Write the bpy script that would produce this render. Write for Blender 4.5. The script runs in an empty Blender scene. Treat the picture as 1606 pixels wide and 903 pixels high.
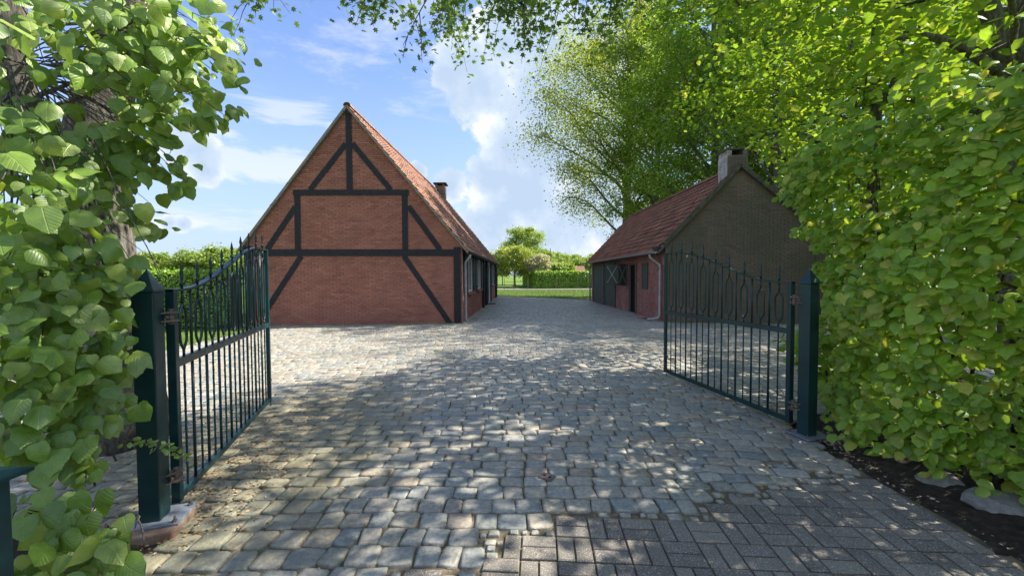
import bpy, math, random
import numpy as np
from mathutils import Vector, Matrix
R = math.radians
SC = bpy.context.scene
COL = SC.collection
rnd = random.Random(7)
NR = np.random.default_rng(11)

# ------------------------------------------------------------------ camera
F = 620.0; W0, H0 = 1606.0, 903.0; EYE = 1.55
PITCH = math.atan(20.0 / F); ROLL = R(0.3)
fwd = np.array([0, math.cos(PITCH), -math.sin(PITCH)])
r0 = np.array([1.0, 0, 0]); u0 = np.array([0, math.sin(PITCH), math.cos(PITCH)])
upv = u0 * math.cos(ROLL) + r0 * math.sin(ROLL)
rgt = r0 * math.cos(ROLL) - u0 * math.sin(ROLL)
CAMP = np.array([0.0, 0.0, EYE])
cd = bpy.data.cameras.new('camera'); cam = bpy.data.objects.new('camera', cd); COL.objects.link(cam)
cd.sensor_width = 36.0; cd.lens = 36.0 * F / W0; cd.clip_start = 0.05; cd.clip_end = 3000
cam.matrix_world = Matrix(((rgt[0], upv[0], -fwd[0], 0), (rgt[1], upv[1], -fwd[1], 0), (rgt[2], upv[2], -fwd[2], EYE), (0, 0, 0, 1)))
SC.camera = cam
SC.render.resolution_x, SC.render.resolution_y = 1024, 575

def ray(px, py):
    return fwd + rgt * ((px - W0 / 2) / F) + upv * ((H0 / 2 - py) / F)
def at(px, py, Y):            # the point of the place seen at a pixel, Y metres ahead
    d = ray(px, py); return CAMP + d * (Y / d[1])
def gnd(px, py, z=0.0):
    d = ray(px, py); return CAMP + d * ((z - EYE) / d[2])
def proj(P):                  # (n,3) -> px, py, depth
    q = np.asarray(P, float) - CAMP
    z = q @ fwd
    zz = np.where(np.abs(z) < 1e-6, 1e-6, z)
    return W0 / 2 + F * (q @ rgt) / zz, H0 / 2 - F * (q @ upv) / zz, z

# ------------------------------------------------------------------ world, sun, exposure
SUN_AZ, SUN_EL = R(13), R(46)          # azimuth from +X towards +Y
sdir = Vector((math.cos(SUN_EL) * math.cos(SUN_AZ), math.cos(SUN_EL) * math.sin(SUN_AZ), math.sin(SUN_EL)))
wd = bpy.data.worlds.new('World'); SC.world = wd; wd.use_nodes = True
SC.view_settings.view_transform = 'Standard'; SC.view_settings.look = 'None'
SC.view_settings.gamma = 1.0; SC.view_settings.use_curve_mapping = False
SC.view_settings.exposure = 1.72
sl = bpy.data.lights.new('sun', 'SUN'); sl.energy = 3.75; sl.angle = R(0.55); sl.color = (1.0, 0.93, 0.82)
so = bpy.data.objects.new('sun', sl); COL.objects.link(so); so.location = (30, 10, 30)
so.rotation_euler = sdir.to_track_quat('Z', 'Y').to_euler()

class NT:
    def __init__(s, nt): s.nt = nt; s.n = nt.nodes; s.l = nt.links
    def new(s, t, **k):
        nd = s.n.new(t)
        for a, b in k.items(): setattr(nd, a, b)
        return nd
    def put(s, nd, i, v):
        if v is None: return
        if isinstance(v, bpy.types.NodeSocket): s.l.new(v, nd.inputs[i])
        else: nd.inputs[i].default_value = v
    def math(s, op, a, b=None, c=None, clamp=False):
        nd = s.new('ShaderNodeMath', operation=op, use_clamp=clamp)
        s.put(nd, 0, a); s.put(nd, 1, b); s.put(nd, 2, c); return nd.outputs[0]
    def vmath(s, op, a, b=None, out=0):
        nd = s.new('ShaderNodeVectorMath', operation=op); s.put(nd, 0, a); s.put(nd, 1, b); return nd.outputs[out]
    def noise(s, scale, detail=4, rough=0.55, vec=None, dist=0.0, out='Fac'):
        nd = s.new('ShaderNodeTexNoise'); s.put(nd, 'Scale', scale); s.put(nd, 'Detail', detail)
        s.put(nd, 'Roughness', rough); s.put(nd, 'Distortion', dist); s.put(nd, 'Vector', vec); return nd.outputs[out]
    def ramp(s, fac, stops, interp='LINEAR'):
        nd = s.new('ShaderNodeValToRGB'); nd.color_ramp.interpolation = interp
        cr = nd.color_ramp
        while len(cr.elements) < len(stops): cr.elements.new(0.5)
        for e, (p, c) in zip(cr.elements, stops):
            e.position = p; e.color = c if len(c) == 4 else (*c, 1)
        s.put(nd, 0, fac); return nd.outputs[0]
    def mix(s, f, a, b, mode='MIX'):
        nd = s.new('ShaderNodeMix', data_type='RGBA', blend_type=mode)
        s.put(nd, 0, f); s.put(nd, 6, a if isinstance(a, bpy.types.NodeSocket) else (*a[:3], 1)); s.put(nd, 7, b if isinstance(b, bpy.types.NodeSocket) else (*b[:3], 1))
        return nd.outputs[2]
    def smooth(s, v, lo, hi):
        nd = s.new('ShaderNodeMapRange', interpolation_type='SMOOTHSTEP')
        s.put(nd, 0, v); s.put(nd, 1, lo); s.put(nd, 2, hi); return nd.outputs[0]

def world_nodes():
    w = NT(wd.node_tree); w.n.clear()
    out = w.new('ShaderNodeOutputWorld'); bg = w.new('ShaderNodeBackground'); w.l.new(bg.outputs[0], out.inputs[0])
    bg.inputs[1].default_value = 0.1
    sky = w.new('ShaderNodeTexSky', sky_type='NISHITA', sun_disc=False)
    sky.sun_elevation = SUN_EL; sky.sun_rotation = R(90) - SUN_AZ
    sky.air_density = 1.0; sky.dust_density = 0.6; sky.ozone_density = 2.2
    skyc = w.mix(1.0, sky.outputs[0], (0.80, 0.80, 0.93), 'MULTIPLY')
    tc = w.new('ShaderNodeTexCoord'); d = w.vmath('NORMALIZE', tc.outputs['Generated'])
    n1 = w.noise(3.2, 8, 0.62, d, 0.15)
    n2 = w.noise(11.0, 6, 0.6, d)
    nz = w.math('ADD', w.math('MULTIPLY', w.math('SUBTRACT', n1, 0.5), 0.75), w.math('MULTIPLY', w.math('SUBTRACT', n2, 0.5), 0.62))
    n4 = w.noise(38.0, 5, 0.6, d)
    nz = w.math('ADD', nz, w.math('MULTIPLY', w.math('SUBTRACT', n4, 0.5), 0.5))
    # cumulus: lobes given by sky direction and angular radius
    blobs = [(292, 195, 30), (300, 238, 42), (318, 268, 30), (285, 352, 17), (268, 350, 15), (655, 268, 18), (735, 100, 60), (790, 70, 62), (860, 60, 70), (930, 70, 60), (700, 118, 26), (760, 140, 70), (830, 150, 90), (900, 150, 90),
             (800, 215, 62), (860, 240, 90), (930, 260, 90), (770, 285, 52), (830, 310, 80), (708, 290, 34), (900, 340, 90), (780, 345, 60), (990, 150, 110)]
    m = None
    for px, py, r in blobs:
        v = ray(px, py); ln = np.linalg.norm(v); v = v / ln
        rr = r / F / ln
        q = w.math('SUBTRACT', 1.0, w.math('DIVIDE', w.vmath('DISTANCE', d, tuple(v), 1), rr))
        m = q if m is None else w.math('SMOOTH_MAX', m, q, 0.12)
    # extra cumulus added outside the camera's view to raise the ambient light
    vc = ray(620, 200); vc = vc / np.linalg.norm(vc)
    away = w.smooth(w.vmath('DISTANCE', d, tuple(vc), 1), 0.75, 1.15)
    fill_cum = w.math('MULTIPLY', w.math('SUBTRACT', w.noise(1.5, 3, 0.5, w.vmath('ADD', d, (3.1, 0.7, 1.9))), 0.49), 3.2)
    fill_cum = w.math('ADD', w.math('MULTIPLY', fill_cum, away), w.math('MULTIPLY', w.math('SUBTRACT', 1.0, away), -3.0))
    m = w.math('SMOOTH_MAX', m, fill_cum, 0.12)
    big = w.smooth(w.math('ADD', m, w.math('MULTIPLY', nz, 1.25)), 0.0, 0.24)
    # layered wisps everywhere, stretched along the horizon
    sep = w.new('ShaderNodeSeparateXYZ'); w.l.new(d, sep.inputs[0]); zc = sep.outputs[2]
    st = w.vmath('MULTIPLY', d, (1.0, 1.0, 3.6))
    wn = w.noise(3.1, 9, 0.66, w.vmath('ADD', st, (0.0, 0.0, 0.4)), 0.5)
    wis = w.smooth(wn, 0.50, 0.72)
    lowf = w.smooth(zc, 0.42, 0.02)
    wb = None
    for px, py, r in [(450, 178, 75), (300, 235, 80), (420, 258, 120), (275, 350, 30), (330, 205, 40), (540, 200, 40)]:
        v = ray(px, py); ln = np.linalg.norm(v)
        q = w.math('SUBTRACT', 1.0, w.math('DIVIDE', w.vmath('DISTANCE', st, tuple(v / ln * np.array([1, 1, 3.6])), 1), r * 1.5 / F / ln), None, True)
        wb = q if wb is None else w.math('MAXIMUM', wb, q)
    wis = w.math('MAXIMUM', wis, w.smooth(w.math('ADD', wb, w.math('MULTIPLY', w.math('SUBTRACT', wn, 0.5), 3.2)), 0.15, 0.65))
    wis = w.math('MULTIPLY', wis, w.math('ADD', 0.6, w.math('MULTIPLY', lowf, 0.4)))
    veil = w.math('MULTIPLY', w.smooth(zc, 0.50, 0.0), 0.85)
    # shading of the cloud body
    n3 = w.noise(7.0, 6, 0.6, w.vmath('ADD', d, (0.03, 0.01, 0.05)))
    body = w.ramp(w.math('ADD', w.math('ADD', w.math('MULTIPLY', n3, 0.85), w.math('MULTIPLY', w.math('SUBTRACT', n4, 0.5), 0.22)), w.math('MULTIPLY', m, -0.28)),
                  [(0.20, (1.75, 2.2, 2.85)), (0.33, (2.1, 2.5, 3.05)), (0.43, (2.7, 2.95, 3.25)), (0.52, (3.6, 3.65, 3.7))])
    c = w.mix(veil, skyc, (1.65, 2.1, 2.85))
    c = w.mix(w.math('MULTIPLY', wis, 0.85), c, (2.9, 3.05, 3.25))
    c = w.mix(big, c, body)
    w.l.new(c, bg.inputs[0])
world_nodes()

# ------------------------------------------------------------------ helpers
def tag(o, label=None, cat=None, group=None, kind=None):
    if label: o['label'] = label
    if cat: o['category'] = cat
    if group: o['group'] = group
    if kind: o['kind'] = kind
    return o
def empty(name, loc, label=None, cat=None, group=None, rz=0.0):
    o = bpy.data.objects.new(name, None); COL.objects.link(o); o.location = loc; o.rotation_euler = (0, 0, rz)
    o.empty_display_size = 0.2
    return tag(o, label, cat, group)
def link(name, me, parent=None, mat=None):
    o = bpy.data.objects.new(name, me); COL.objects.link(o)
    if mat is not None and not me.materials: me.materials.append(mat)
    if parent is not None: o.parent = parent
    return o
def base_of(parent):
    p = np.zeros(3)
    while parent is not None:
        p = p + np.array(parent.location); parent = parent.parent
    return p
class MB:
    def __init__(s): s.v = []; s.f = []
    def quad(s, *pts):
        i = len(s.v); s.v += [tuple(p) for p in pts]; s.f.append(tuple(range(i, i + len(pts))))
    def obox(s, c, ax, ay, az, bev=0.0):   # centre, half-axis vectors
        c, ax, ay, az = (np.asarray(q, float) for q in (c, ax, ay, az)); i = len(s.v)
        for sx, sy, sz in ((-1,-1,-1),(1,-1,-1),(1,1,-1),(-1,1,-1),(-1,-1,1),(1,-1,1),(1,1,1),(-1,1,1)):
            s.v.append(tuple(c + ax*sx + ay*sy + az*sz))
        s.f += [tuple(i + k for k in q) for q in ((0,3,2,1),(4,5,6,7),(0,1,5,4),(1,2,6,5),(2,3,7,6),(3,0,4,7))]
    def box(s, x0, x1, y0, y1, z0, z1):
        s.obox(((x0+x1)/2,(y0+y1)/2,(z0+z1)/2), ((x1-x0)/2,0,0), (0,(y1-y0)/2,0), (0,0,(z1-z0)/2))
    def prism(s, poly, off):               # planar polygon (3d points) extruded by vector off
        off = np.asarray(off, float); i = len(s.v); n = len(poly)
        s.v += [tuple(p) for p in poly] + [tuple(np.asarray(p, float) + off) for p in poly]
        s.f.append(tuple(range(i, i+n))); s.f.append(tuple(range(i+2*n-1, i+n-1, -1)))
        for k in range(n): s.f.append((i+k, i+(k+1)%n, i+n+(k+1)%n, i+n+k))
    def tube(s, pts, rad, sides=6, cap=True):
        pts = [np.asarray(p, float) for p in pts]; n = len(pts)
        if not hasattr(rad, '__len__'): rad = [rad] * n
        i0 = len(s.v); prev = None
        for k in range(n):
            t = pts[min(k+1, n-1)] - pts[max(k-1, 0)]; t = t / (np.linalg.norm(t) + 1e-9)
            if prev is None:
                a = np.cross(t, (0, 0, 1.0) if abs(t[2]) < 0.9 else (1.0, 0, 0))
            else: a = prev - t * np.dot(prev, t)
            a = a / (np.linalg.norm(a) + 1e-9); prev = a; b = np.cross(t, a)
            for j in range(sides):
                q = 2 * math.pi * j / sides
                s.v.append(tuple(pts[k] + rad[k] * (a * math.cos(q) + b * math.sin(q))))
        for k in range(n - 1):
            for j in range(sides):
                p = i0 + k*sides + j; q = i0 + k*sides + (j+1) % sides
                s.f.append((p, q, q + sides, p + sides))
        if cap:
            s.f.append(tuple(i0 + j for j in range(sides))[::-1]); s.f.append(tuple(i0 + (n-1)*sides + j for j in range(sides)))
    def build(s, name, mat, parent=None, smooth=False, local=False, bevel=0.0):
        me = bpy.data.meshes.new(name)
        v = np.array(s.v, float) if s.v else np.zeros((0, 3))
        if not local: v = v - base_of(parent)
        me.from_pydata([tuple(p) for p in v], [], s.f); me.update()
        if smooth: me.polygons.foreach_set('use_smooth', [True] * len(me.polygons))
        o = link(name, me, parent, mat)
        if bevel:
            md = o.modifiers.new('bevel', 'BEVEL'); md.width = bevel; md.segments = 2; md.limit_method = 'ANGLE'
        return o
def np_mesh(name, V, faces_k, mat, var=None, smooth=False, luv=None):
    """V (n,3); faces_k: list of (m,k) int arrays"""
    me = bpy.data.meshes.new(name); me.vertices.add(len(V)); me.vertices.foreach_set('co', np.asarray(V, np.float32).ravel())
    loops = np.concatenate([f.ravel() for f in faces_k]); tot = np.concatenate([np.full(len(f), f.shape[1]) for f in faces_k])
    start = np.concatenate([[0], np.cumsum(tot)[:-1]])
    me.loops.add(len(loops)); me.loops.foreach_set('vertex_index', loops.astype(np.int32))
    me.polygons.add(len(tot)); me.polygons.foreach_set('loop_start', start.astype(np.int32)); me.polygons.foreach_set('loop_total', tot.astype(np.int32))
    me.polygons.foreach_set('use_smooth', np.full(len(tot), smooth))
    me.update(calc_edges=True)
    if var is not None:
        a = me.attributes.new('var', 'FLOAT', 'POINT'); a.data.foreach_set('value', np.asarray(var, np.float32))
    if luv is not None:
        a = me.attributes.new('luv', 'FLOAT_VECTOR', 'POINT'); a.data.foreach_set('vector', np.asarray(luv, np.float32).ravel())
    me.materials.append(mat); return me
def stamp(name, tv, tf, Rm, T, mat, parent=None, var=None, smooth=False, kind='stuff'):
    tv = np.asarray(tv, float); K = len(tv); N = len(T)
    if N == 0: return None
    V = np.einsum('nij,kj->nki', Rm, tv) + T[:, None, :] - base_of(parent)
    off = (np.arange(N) * K)[:, None, None]
    fk = []
    for k in sorted({len(f) for f in tf}):
        a = np.array([f for f in tf if len(f) == k])
        fk.append((a[None] + off).reshape(-1, k))
    if var is None: var = NR.random(N)
    me = np_mesh(name, V.reshape(-1, 3), fk, mat, np.repeat(var, K), smooth)
    o = link(name, me, parent)
    if kind: o['kind'] = kind
    return o
def pieces(name, rest, variants, tf, Rm, T, mat, parent, nparts=300, smooth=False, size=1.0):
    """the nearest pieces in view as parts (shared mesh data), all others one part"""
    T = np.asarray(T, float); px, py, z = proj(T)
    vis = (z > 0.05) & (px > -15) & (px < W0 + 15) & (py > -15) & (py < H0 + 15)
    key = np.where(vis, np.linalg.norm(T - CAMP, axis=1), 1e6 + z)
    order = np.argsort(key); sel = [i for i in order[:nparts] if vis[i]]
    mes = []
    for tv in variants:
        me = bpy.data.meshes.new(name); me.from_pydata([tuple(p) for p in tv], [], tf); me.update()
        me.polygons.foreach_set('use_smooth', [smooth] * len(me.polygons)); me.materials.append(mat); mes.append(me)
        if name == 'leaf':
            a = me.attributes.new('luv', 'FLOAT_VECTOR', 'POINT'); a.data.foreach_set('vector', np.asarray(tv, np.float32).ravel())
    b = base_of(parent)
    for i in sel:
        o = bpy.data.objects.new(name, mes[i % len(mes)]); COL.objects.link(o); o.parent = parent
        M = Matrix(Rm[i].tolist()).to_4x4(); M.translation = Vector(T[i] - b); o.matrix_local = M
    keep = np.ones(len(T), bool); keep[sel] = False; idx = np.nonzero(keep)[0]
    if len(idx):
        allv = np.array(variants, float); K = allv.shape[1]; N = len(idx)
        V = np.einsum('nij,nkj->nki', Rm[idx], allv[idx % len(variants)]) + T[idx][:, None, :] - b
        off = (np.arange(N) * K)[:, None, None]; fk = []
        for k in sorted({len(f) for f in tf}):
            a = np.array([f for f in tf if len(f) == k]); fk.append((a[None] + off).reshape(-1, k))
        me = np_mesh(rest, V.reshape(-1, 3), fk, mat, np.repeat(NR.random(N), K), smooth, allv[idx % len(variants)].reshape(-1, 3) if name == 'leaf' else None)
        o = link(rest, me, parent); o['kind'] = 'stuff'
def frames(xa, ya, za, sx=1.0, sy=1.0, sz=1.0):
    """stack column vectors (n,3) -> (n,3,3)"""
    n = max(len(np.atleast_2d(a)) for a in (xa, ya, za))
    g = lambda a, s: np.broadcast_to(np.atleast_2d(a), (n, 3)) * (np.asarray(s, float).reshape(-1, 1) if np.ndim(s) else s)
    return np.stack([g(xa, sx), g(ya, sy), g(za, sz)], axis=2)
def nrm(a): return a / (np.linalg.norm(a, axis=-1, keepdims=True) + 1e-9)

# ------------------------------------------------------------------ materials
def material(name, fn, rough=0.7, spec=0.5, metal=0.0):
    m = bpy.data.materials.new(name); m.use_nodes = True; t = NT(m.node_tree)
    b = m.node_tree.nodes['Principled BSDF']; b.inputs['Roughness'].default_value = rough
    b.inputs['Specular IOR Level'].default_value = spec; b.inputs['Metallic'].default_value = metal
    t.b = b; t.out = m.node_tree.nodes['Material Output']
    t.tc = t.new('ShaderNodeTexCoord'); t.geo = t.new('ShaderNodeNewGeometry'); t.pos = t.geo.outputs['Position']
    at_ = t.new('ShaderNodeAttribute', attribute_name='var'); oi = t.new('ShaderNodeObjectInfo')
    t.var = t.math('FRACT', t.math('ADD', at_.outputs['Fac'], oi.outputs['Random']))
    c = fn(t)
    if c is not None: t.put(b, 'Base Color', c if isinstance(c, bpy.types.NodeSocket) else (*c[:3], 1))
    return m
def bump(t, h, s=0.3, d=0.01):
    nd = t.new('ShaderNodeBump'); t.put(nd, 'Strength', s); t.put(nd, 'Distance', d); t.put(nd, 'Height', h)
    t.l.new(nd.outputs[0], t.b.inputs['Normal'])
def m_cobble(t):
    c = t.ramp(t.var, [(0.0, (0.199,0.216,0.215)), (0.18, (0.288,0.293,0.265)), (0.36, (0.333,0.305,0.246)), (0.55, (0.237,0.248,0.228)),
                       (0.72, (0.359,0.331,0.278)), (0.86, (0.269,0.229,0.178)), (1.0, (0.365,0.363,0.326))])
    n = t.noise(38, 6, 0.7, t.pos); c = t.mix(0.8, c, t.ramp(n, [(0.25, (0.42,0.42,0.42)), (0.5, (1,1,1)), (0.72, (1.5,1.48,1.4))]), 'MULTIPLY')
    c = t.mix(0.6, c, t.ramp(t.noise(9, 5, 0.7, t.pos), [(0.3, (0.62,0.64,0.66)), (0.68, (1.3,1.26,1.18))]), 'MULTIPLY')
    m = t.smooth(t.noise(1.1, 5, 0.6, t.pos), 0.50, 0.68)
    n2 = t.smooth(t.noise(22, 4, 0.7, t.pos), 0.42, 0.62)
    c = t.mix(t.math('MULTIPLY', t.math('MULTIPLY', m, n2), 0.6), c, (0.13, 0.125, 0.06))
    ds = t.vmath('DISTANCE', t.vmath('MULTIPLY', t.pos, (1, .6, 0)), (-2.3, 2.1, 0), 1)
    mm = t.smooth(t.math('ADD', ds, t.math('MULTIPLY', t.noise(3, 5, 0.65, t.pos), -1.6)), 0.9, -0.1)
    c = t.mix(t.math('MULTIPLY', mm, 0.6), c, (0.19, 0.175, 0.085))
    sp = t.smooth(t.noise(140, 2, 0.5, t.pos), 0.64, 0.74); c = t.mix(t.math('MULTIPLY', sp, 0.5), c, (0.34, 0.33, 0.30))
    bump(t, t.math('ADD', t.noise(60, 5, 0.65, t.pos), t.math('MULTIPLY', t.noise(14, 3, 0.5, t.pos), 1.6)), 0.7, 0.008)
    t.put(t.b, 'Roughness', t.ramp(t.noise(25, 4, 0.6, t.pos), [(0.3, (0.42,)*3), (0.7, (0.75,)*3)]))
    return c
def m_paver(t):
    c = t.ramp(t.var, [(0, (0.139,0.126,0.108)), (0.5, (0.185,0.167,0.142)), (1, (0.231,0.211,0.172))])
    sp = t.smooth(t.noise(130, 3, 0.7, t.pos), 0.55, 0.63); c = t.mix(t.math('MULTIPLY', sp, 0.8), c, (0.50, 0.47, 0.42))
    sd = t.smooth(t.noise(95, 3, 0.7, t.vmath('ADD', t.pos, (5.0, 2.0, 0.0))), 0.56, 0.66); c = t.mix(t.math('MULTIPLY', sd, 0.6), c, (0.05, 0.045, 0.04))
    dk = t.smooth(t.noise(5, 5, 0.65, t.pos), 0.45, 0.7); c = t.mix(t.math('MULTIPLY', dk, 0.35), c, (0.09, 0.09, 0.065))
    bump(t, t.noise(170, 4, 0.7, t.pos), 0.8, 0.005); return c
def m_joint(t):
    c = t.ramp(t.noise(7, 6, 0.7, t.pos), [(0.3, (0.07,0.058,0.04)), (0.5, (0.16,0.13,0.09)), (0.68, (0.27,0.225,0.155))])
    mo = t.smooth(t.noise(1.7, 4, 0.6, t.pos), 0.5, 0.68); c = t.mix(t.math('MULTIPLY', mo, 0.45), c, (0.075, 0.088, 0.028))
    bump(t, t.noise(80, 5, 0.7, t.pos), 0.9, 0.01); return c
def m_soil(t):
    c = t.ramp(t.noise(16, 7, 0.72, t.pos), [(0.28, (0.022,0.018,0.013)), (0.52, (0.055,0.044,0.033)), (0.72, (0.11,0.092,0.07))])
    bump(t, t.noise(60, 6, 0.7, t.pos), 1.0, 0.03); return c
def m_grass(t):
    c = t.ramp(t.noise(0.6, 6, 0.65, t.pos), [(0.3, (0.075,0.135,0.02)), (0.52, (0.115,0.185,0.028)), (0.72, (0.17,0.22,0.05))])
    c = t.mix(0.5, c, t.ramp(t.noise(30, 5, 0.7, t.pos), [(0.3, (0.4,0.45,0.4)), (0.65, (1.4,1.35,1.2))]), 'MULTIPLY')
    bump(t, t.noise(45, 5, 0.7, t.pos), 1.0, 0.05); return c
def brick_mat(cols, stain=None, stain_c=None):
    def f(t):
        c = t.ramp(t.var, [(i / (len(cols) - 1), q) for i, q in enumerate(cols)])
        c = t.mix(0.6, c, t.ramp(t.noise(60, 5, 0.7, t.pos), [(0.3, (0.72,)*3), (0.7, (1.25,)*3)]), 'MULTIPLY')
        c = t.mix(0.75, c, t.ramp(t.noise(1.3, 5, 0.6, t.pos), [(0.3, (0.8,)*3), (0.7, (1.15,1.15,1.18))]), 'MULTIPLY')
        if stain:
            s = t.smooth(t.noise(stain[0], 8, 0.74, t.pos), stain[1], stain[2])
            c = t.mix(t.math('MULTIPLY', s, stain[3]), c, stain_c)
            g = t.smooth(t.noise(stain[0] * 0.6, 6, 0.7, t.vmath('ADD', t.pos, (7.0, 3.0, 1.0))), 0.55, 0.68)
            c = t.mix(t.math('MULTIPLY', g, 0.4), c, (0.10, 0.12, 0.055))
        bump(t, t.noise(90, 5, 0.7, t.pos), 0.5, 0.006); return c
    return f
M = {}
M['cobble'] = material('cobblestone', m_cobble, 0.6, 0.5)
M['paver'] = material('concrete paver', m_paver, 0.9, 0.3)
M['joint'] = material('joint sand', m_joint, 0.95, 0.2)
M['soil'] = material('soil', m_soil, 0.95, 0.2)
M['grass'] = material('lawn', m_grass, 0.9, 0.2)
def m_blade(t): return t.ramp(t.var, [(0, (0.075,0.15,0.02)), (0.5, (0.125,0.22,0.03)), (1, (0.24,0.26,0.07))])
M['blade'] = material('grass blade', m_blade, 0.6, 0.3)
M['brick'] = material('barn brick', brick_mat([(0.30,0.11,0.075), (0.36,0.14,0.095), (0.32,0.125,0.092), (0.40,0.165,0.11), (0.26,0.10,0.075), (0.37,0.155,0.108)]), 0.85, 0.25)
M['brick_side'] = M['brick']
M['mortar'] = material('mortar', lambda t: t.ramp(t.noise(20, 5, 0.6, t.pos), [(0.3, (0.33,0.26,0.21)), (0.7, (0.46,0.38,0.32))]), 0.95, 0.1)
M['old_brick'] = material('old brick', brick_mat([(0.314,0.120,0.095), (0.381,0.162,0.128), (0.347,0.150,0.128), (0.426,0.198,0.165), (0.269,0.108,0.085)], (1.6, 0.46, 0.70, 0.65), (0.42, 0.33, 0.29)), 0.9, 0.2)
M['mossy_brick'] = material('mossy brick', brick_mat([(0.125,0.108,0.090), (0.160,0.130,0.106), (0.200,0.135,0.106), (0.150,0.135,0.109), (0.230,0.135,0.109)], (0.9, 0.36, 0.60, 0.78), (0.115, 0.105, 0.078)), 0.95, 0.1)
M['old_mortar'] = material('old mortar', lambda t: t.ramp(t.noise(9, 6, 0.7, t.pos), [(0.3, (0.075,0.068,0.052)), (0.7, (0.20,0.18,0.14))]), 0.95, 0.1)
M['parapet'] = material('dark mossy coping', lambda t: t.ramp(t.noise(7, 6, 0.7, t.pos), [(0.3, (0.05,0.045,0.035)), (0.7, (0.13,0.115,0.085))]), 0.95, 0.1)
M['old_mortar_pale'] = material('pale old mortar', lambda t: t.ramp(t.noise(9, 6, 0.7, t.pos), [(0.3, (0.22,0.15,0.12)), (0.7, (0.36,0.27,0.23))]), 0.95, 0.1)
def m_timber(t):
    bump(t, t.noise(25, 6, 0.7, t.vmath('MULTIPLY', t.pos, (1, 1, 0.25))), 0.5, 0.01)
    return t.ramp(t.noise(12, 6, 0.7, t.pos), [(0.3, (0.012,0.013,0.016)), (0.7, (0.028,0.028,0.032))])
M['timber'] = material('black timber', m_timber, 0.7, 0.3)
def tile_mat(cols, lich):
    def f(t):
        c = t.ramp(t.var, [(i / (len(cols) - 1), q) for i, q in enumerate(cols)])
        c = t.mix(0.6, c, t.ramp(t.noise(30, 6, 0.7, t.pos), [(0.3, (0.65,)*3), (0.7, (1.3,)*3)]), 'MULTIPLY')
        s = t.smooth(t.noise(3.0, 7, 0.72, t.pos), 0.50, 0.68); c = t.mix(t.math('MULTIPLY', s, 0.55), c, lich)
        bump(t, t.noise(70, 4, 0.7, t.pos), 0.5, 0.006); return c
    return f
M['tile'] = material('clay tile', tile_mat([(0.27,0.135,0.095), (0.33,0.175,0.12), (0.23,0.115,0.085), (0.37,0.22,0.155), (0.18,0.095,0.075)], (0.34, 0.26, 0.17)), 0.85, 0.25)
M['old_tile'] = material('old clay tile', tile_mat([(0.225,0.112,0.075), (0.290,0.140,0.094), (0.181,0.092,0.065), (0.348,0.175,0.117), (0.131,0.073,0.057)], (0.13, 0.10, 0.07)), 0.9, 0.2)
M['verge'] = material('verge mortar', lambda t: t.ramp(t.noise(8, 5, 0.7, t.pos), [(0.3, (0.16,0.135,0.10)), (0.7, (0.30,0.26,0.20))]), 0.95, 0.1)
def m_paint(t):
    bump(t, t.noise(45, 3, 0.5, t.pos), 0.10, 0.003)
    t.put(t.b, 'Roughness', t.ramp(t.noise(9, 5, 0.65, t.pos), [(0.3, (0.26,)*3), (0.7, (0.5,)*3)]))
    c = t.ramp(t.noise(3.5, 5, 0.65, t.pos), [(0.3, (0.003,0.022,0.024)), (0.7, (0.005,0.042,0.046))])
    ch = t.smooth(t.noise(33, 6, 0.75, t.pos), 0.66, 0.70)
    return t.mix(t.math('MULTIPLY', ch, 0.7), c, (0.03, 0.16, 0.12))
M['paint'] = material('green gate paint', m_paint, 0.35, 0.5)
M['footing'] = material('weathered footing brick', brick_mat([(0.17,0.11,0.075), (0.21,0.14,0.09)], (6, .45, .6, .5), (0.27, 0.24, 0.19)), 0.95, 0.1)
M['iron'] = material('rusty iron', lambda t: t.ramp(t.noise(40, 5, 0.7, t.pos), [(0.35, (0.07,0.065,0.065)), (0.65, (0.24,0.17,0.13))]), 0.6, 0.5, 0.4)
M['steel'] = material('grey galvanised plate', lambda t: t.ramp(t.noise(14, 5, 0.7, t.pos), [(0.3, (0.13,0.16,0.20)), (0.7, (0.27,0.30,0.34))]), 0.5, 0.5, 0.2)
M['zinc'] = material('zinc', lambda t: t.ramp(t.noise(6, 5, 0.7, t.pos), [(0.3, (0.24,0.25,0.26)), (0.7, (0.42,0.42,0.41))]), 0.55, 0.5, 0.3)
M['white'] = material('white window paint', lambda t: t.ramp(t.noise(10, 4, 0.6, t.pos), [(0.3, (0.62,0.61,0.57)), (0.7, (0.76,0.75,0.72))]), 0.6, 0.4)
M['glass'] = material('dark window glass', lambda t: (0.02, 0.025, 0.03), 0.08, 0.6)
M['darkin'] = material('dark interior', lambda t: (0.015, 0.013, 0.012), 0.9, 0.1)
def m_greenboard(t):
    bump(t, t.noise(30, 5, 0.7, t.vmath('MULTIPLY', t.pos, (1, 1, 0.1))), 0.4, 0.004)
    return t.ramp(t.noise(6, 6, 0.7, t.vmath('MULTIPLY', t.pos, (3, 3, 0.5))), [(0.3, (0.05,0.068,0.05)), (0.7, (0.095,0.115,0.085))])
M['greenboard'] = material('faded green boards', m_greenboard, 0.75, 0.3)
M['oldwood'] = material('weathered wood', lambda t: t.ramp(t.noise(14, 6, 0.7, t.pos), [(0.3, (0.09,0.075,0.06)), (0.7, (0.20,0.17,0.14))]), 0.85, 0.2)
M['limewash'] = material('stained limewash', lambda t: t.ramp(t.noise(7, 7, 0.72, t.pos), [(0.32, (0.12,0.11,0.10)), (0.5, (0.36,0.34,0.32)), (0.7, (0.55,0.53,0.51))]), 0.95, 0.1)
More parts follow.
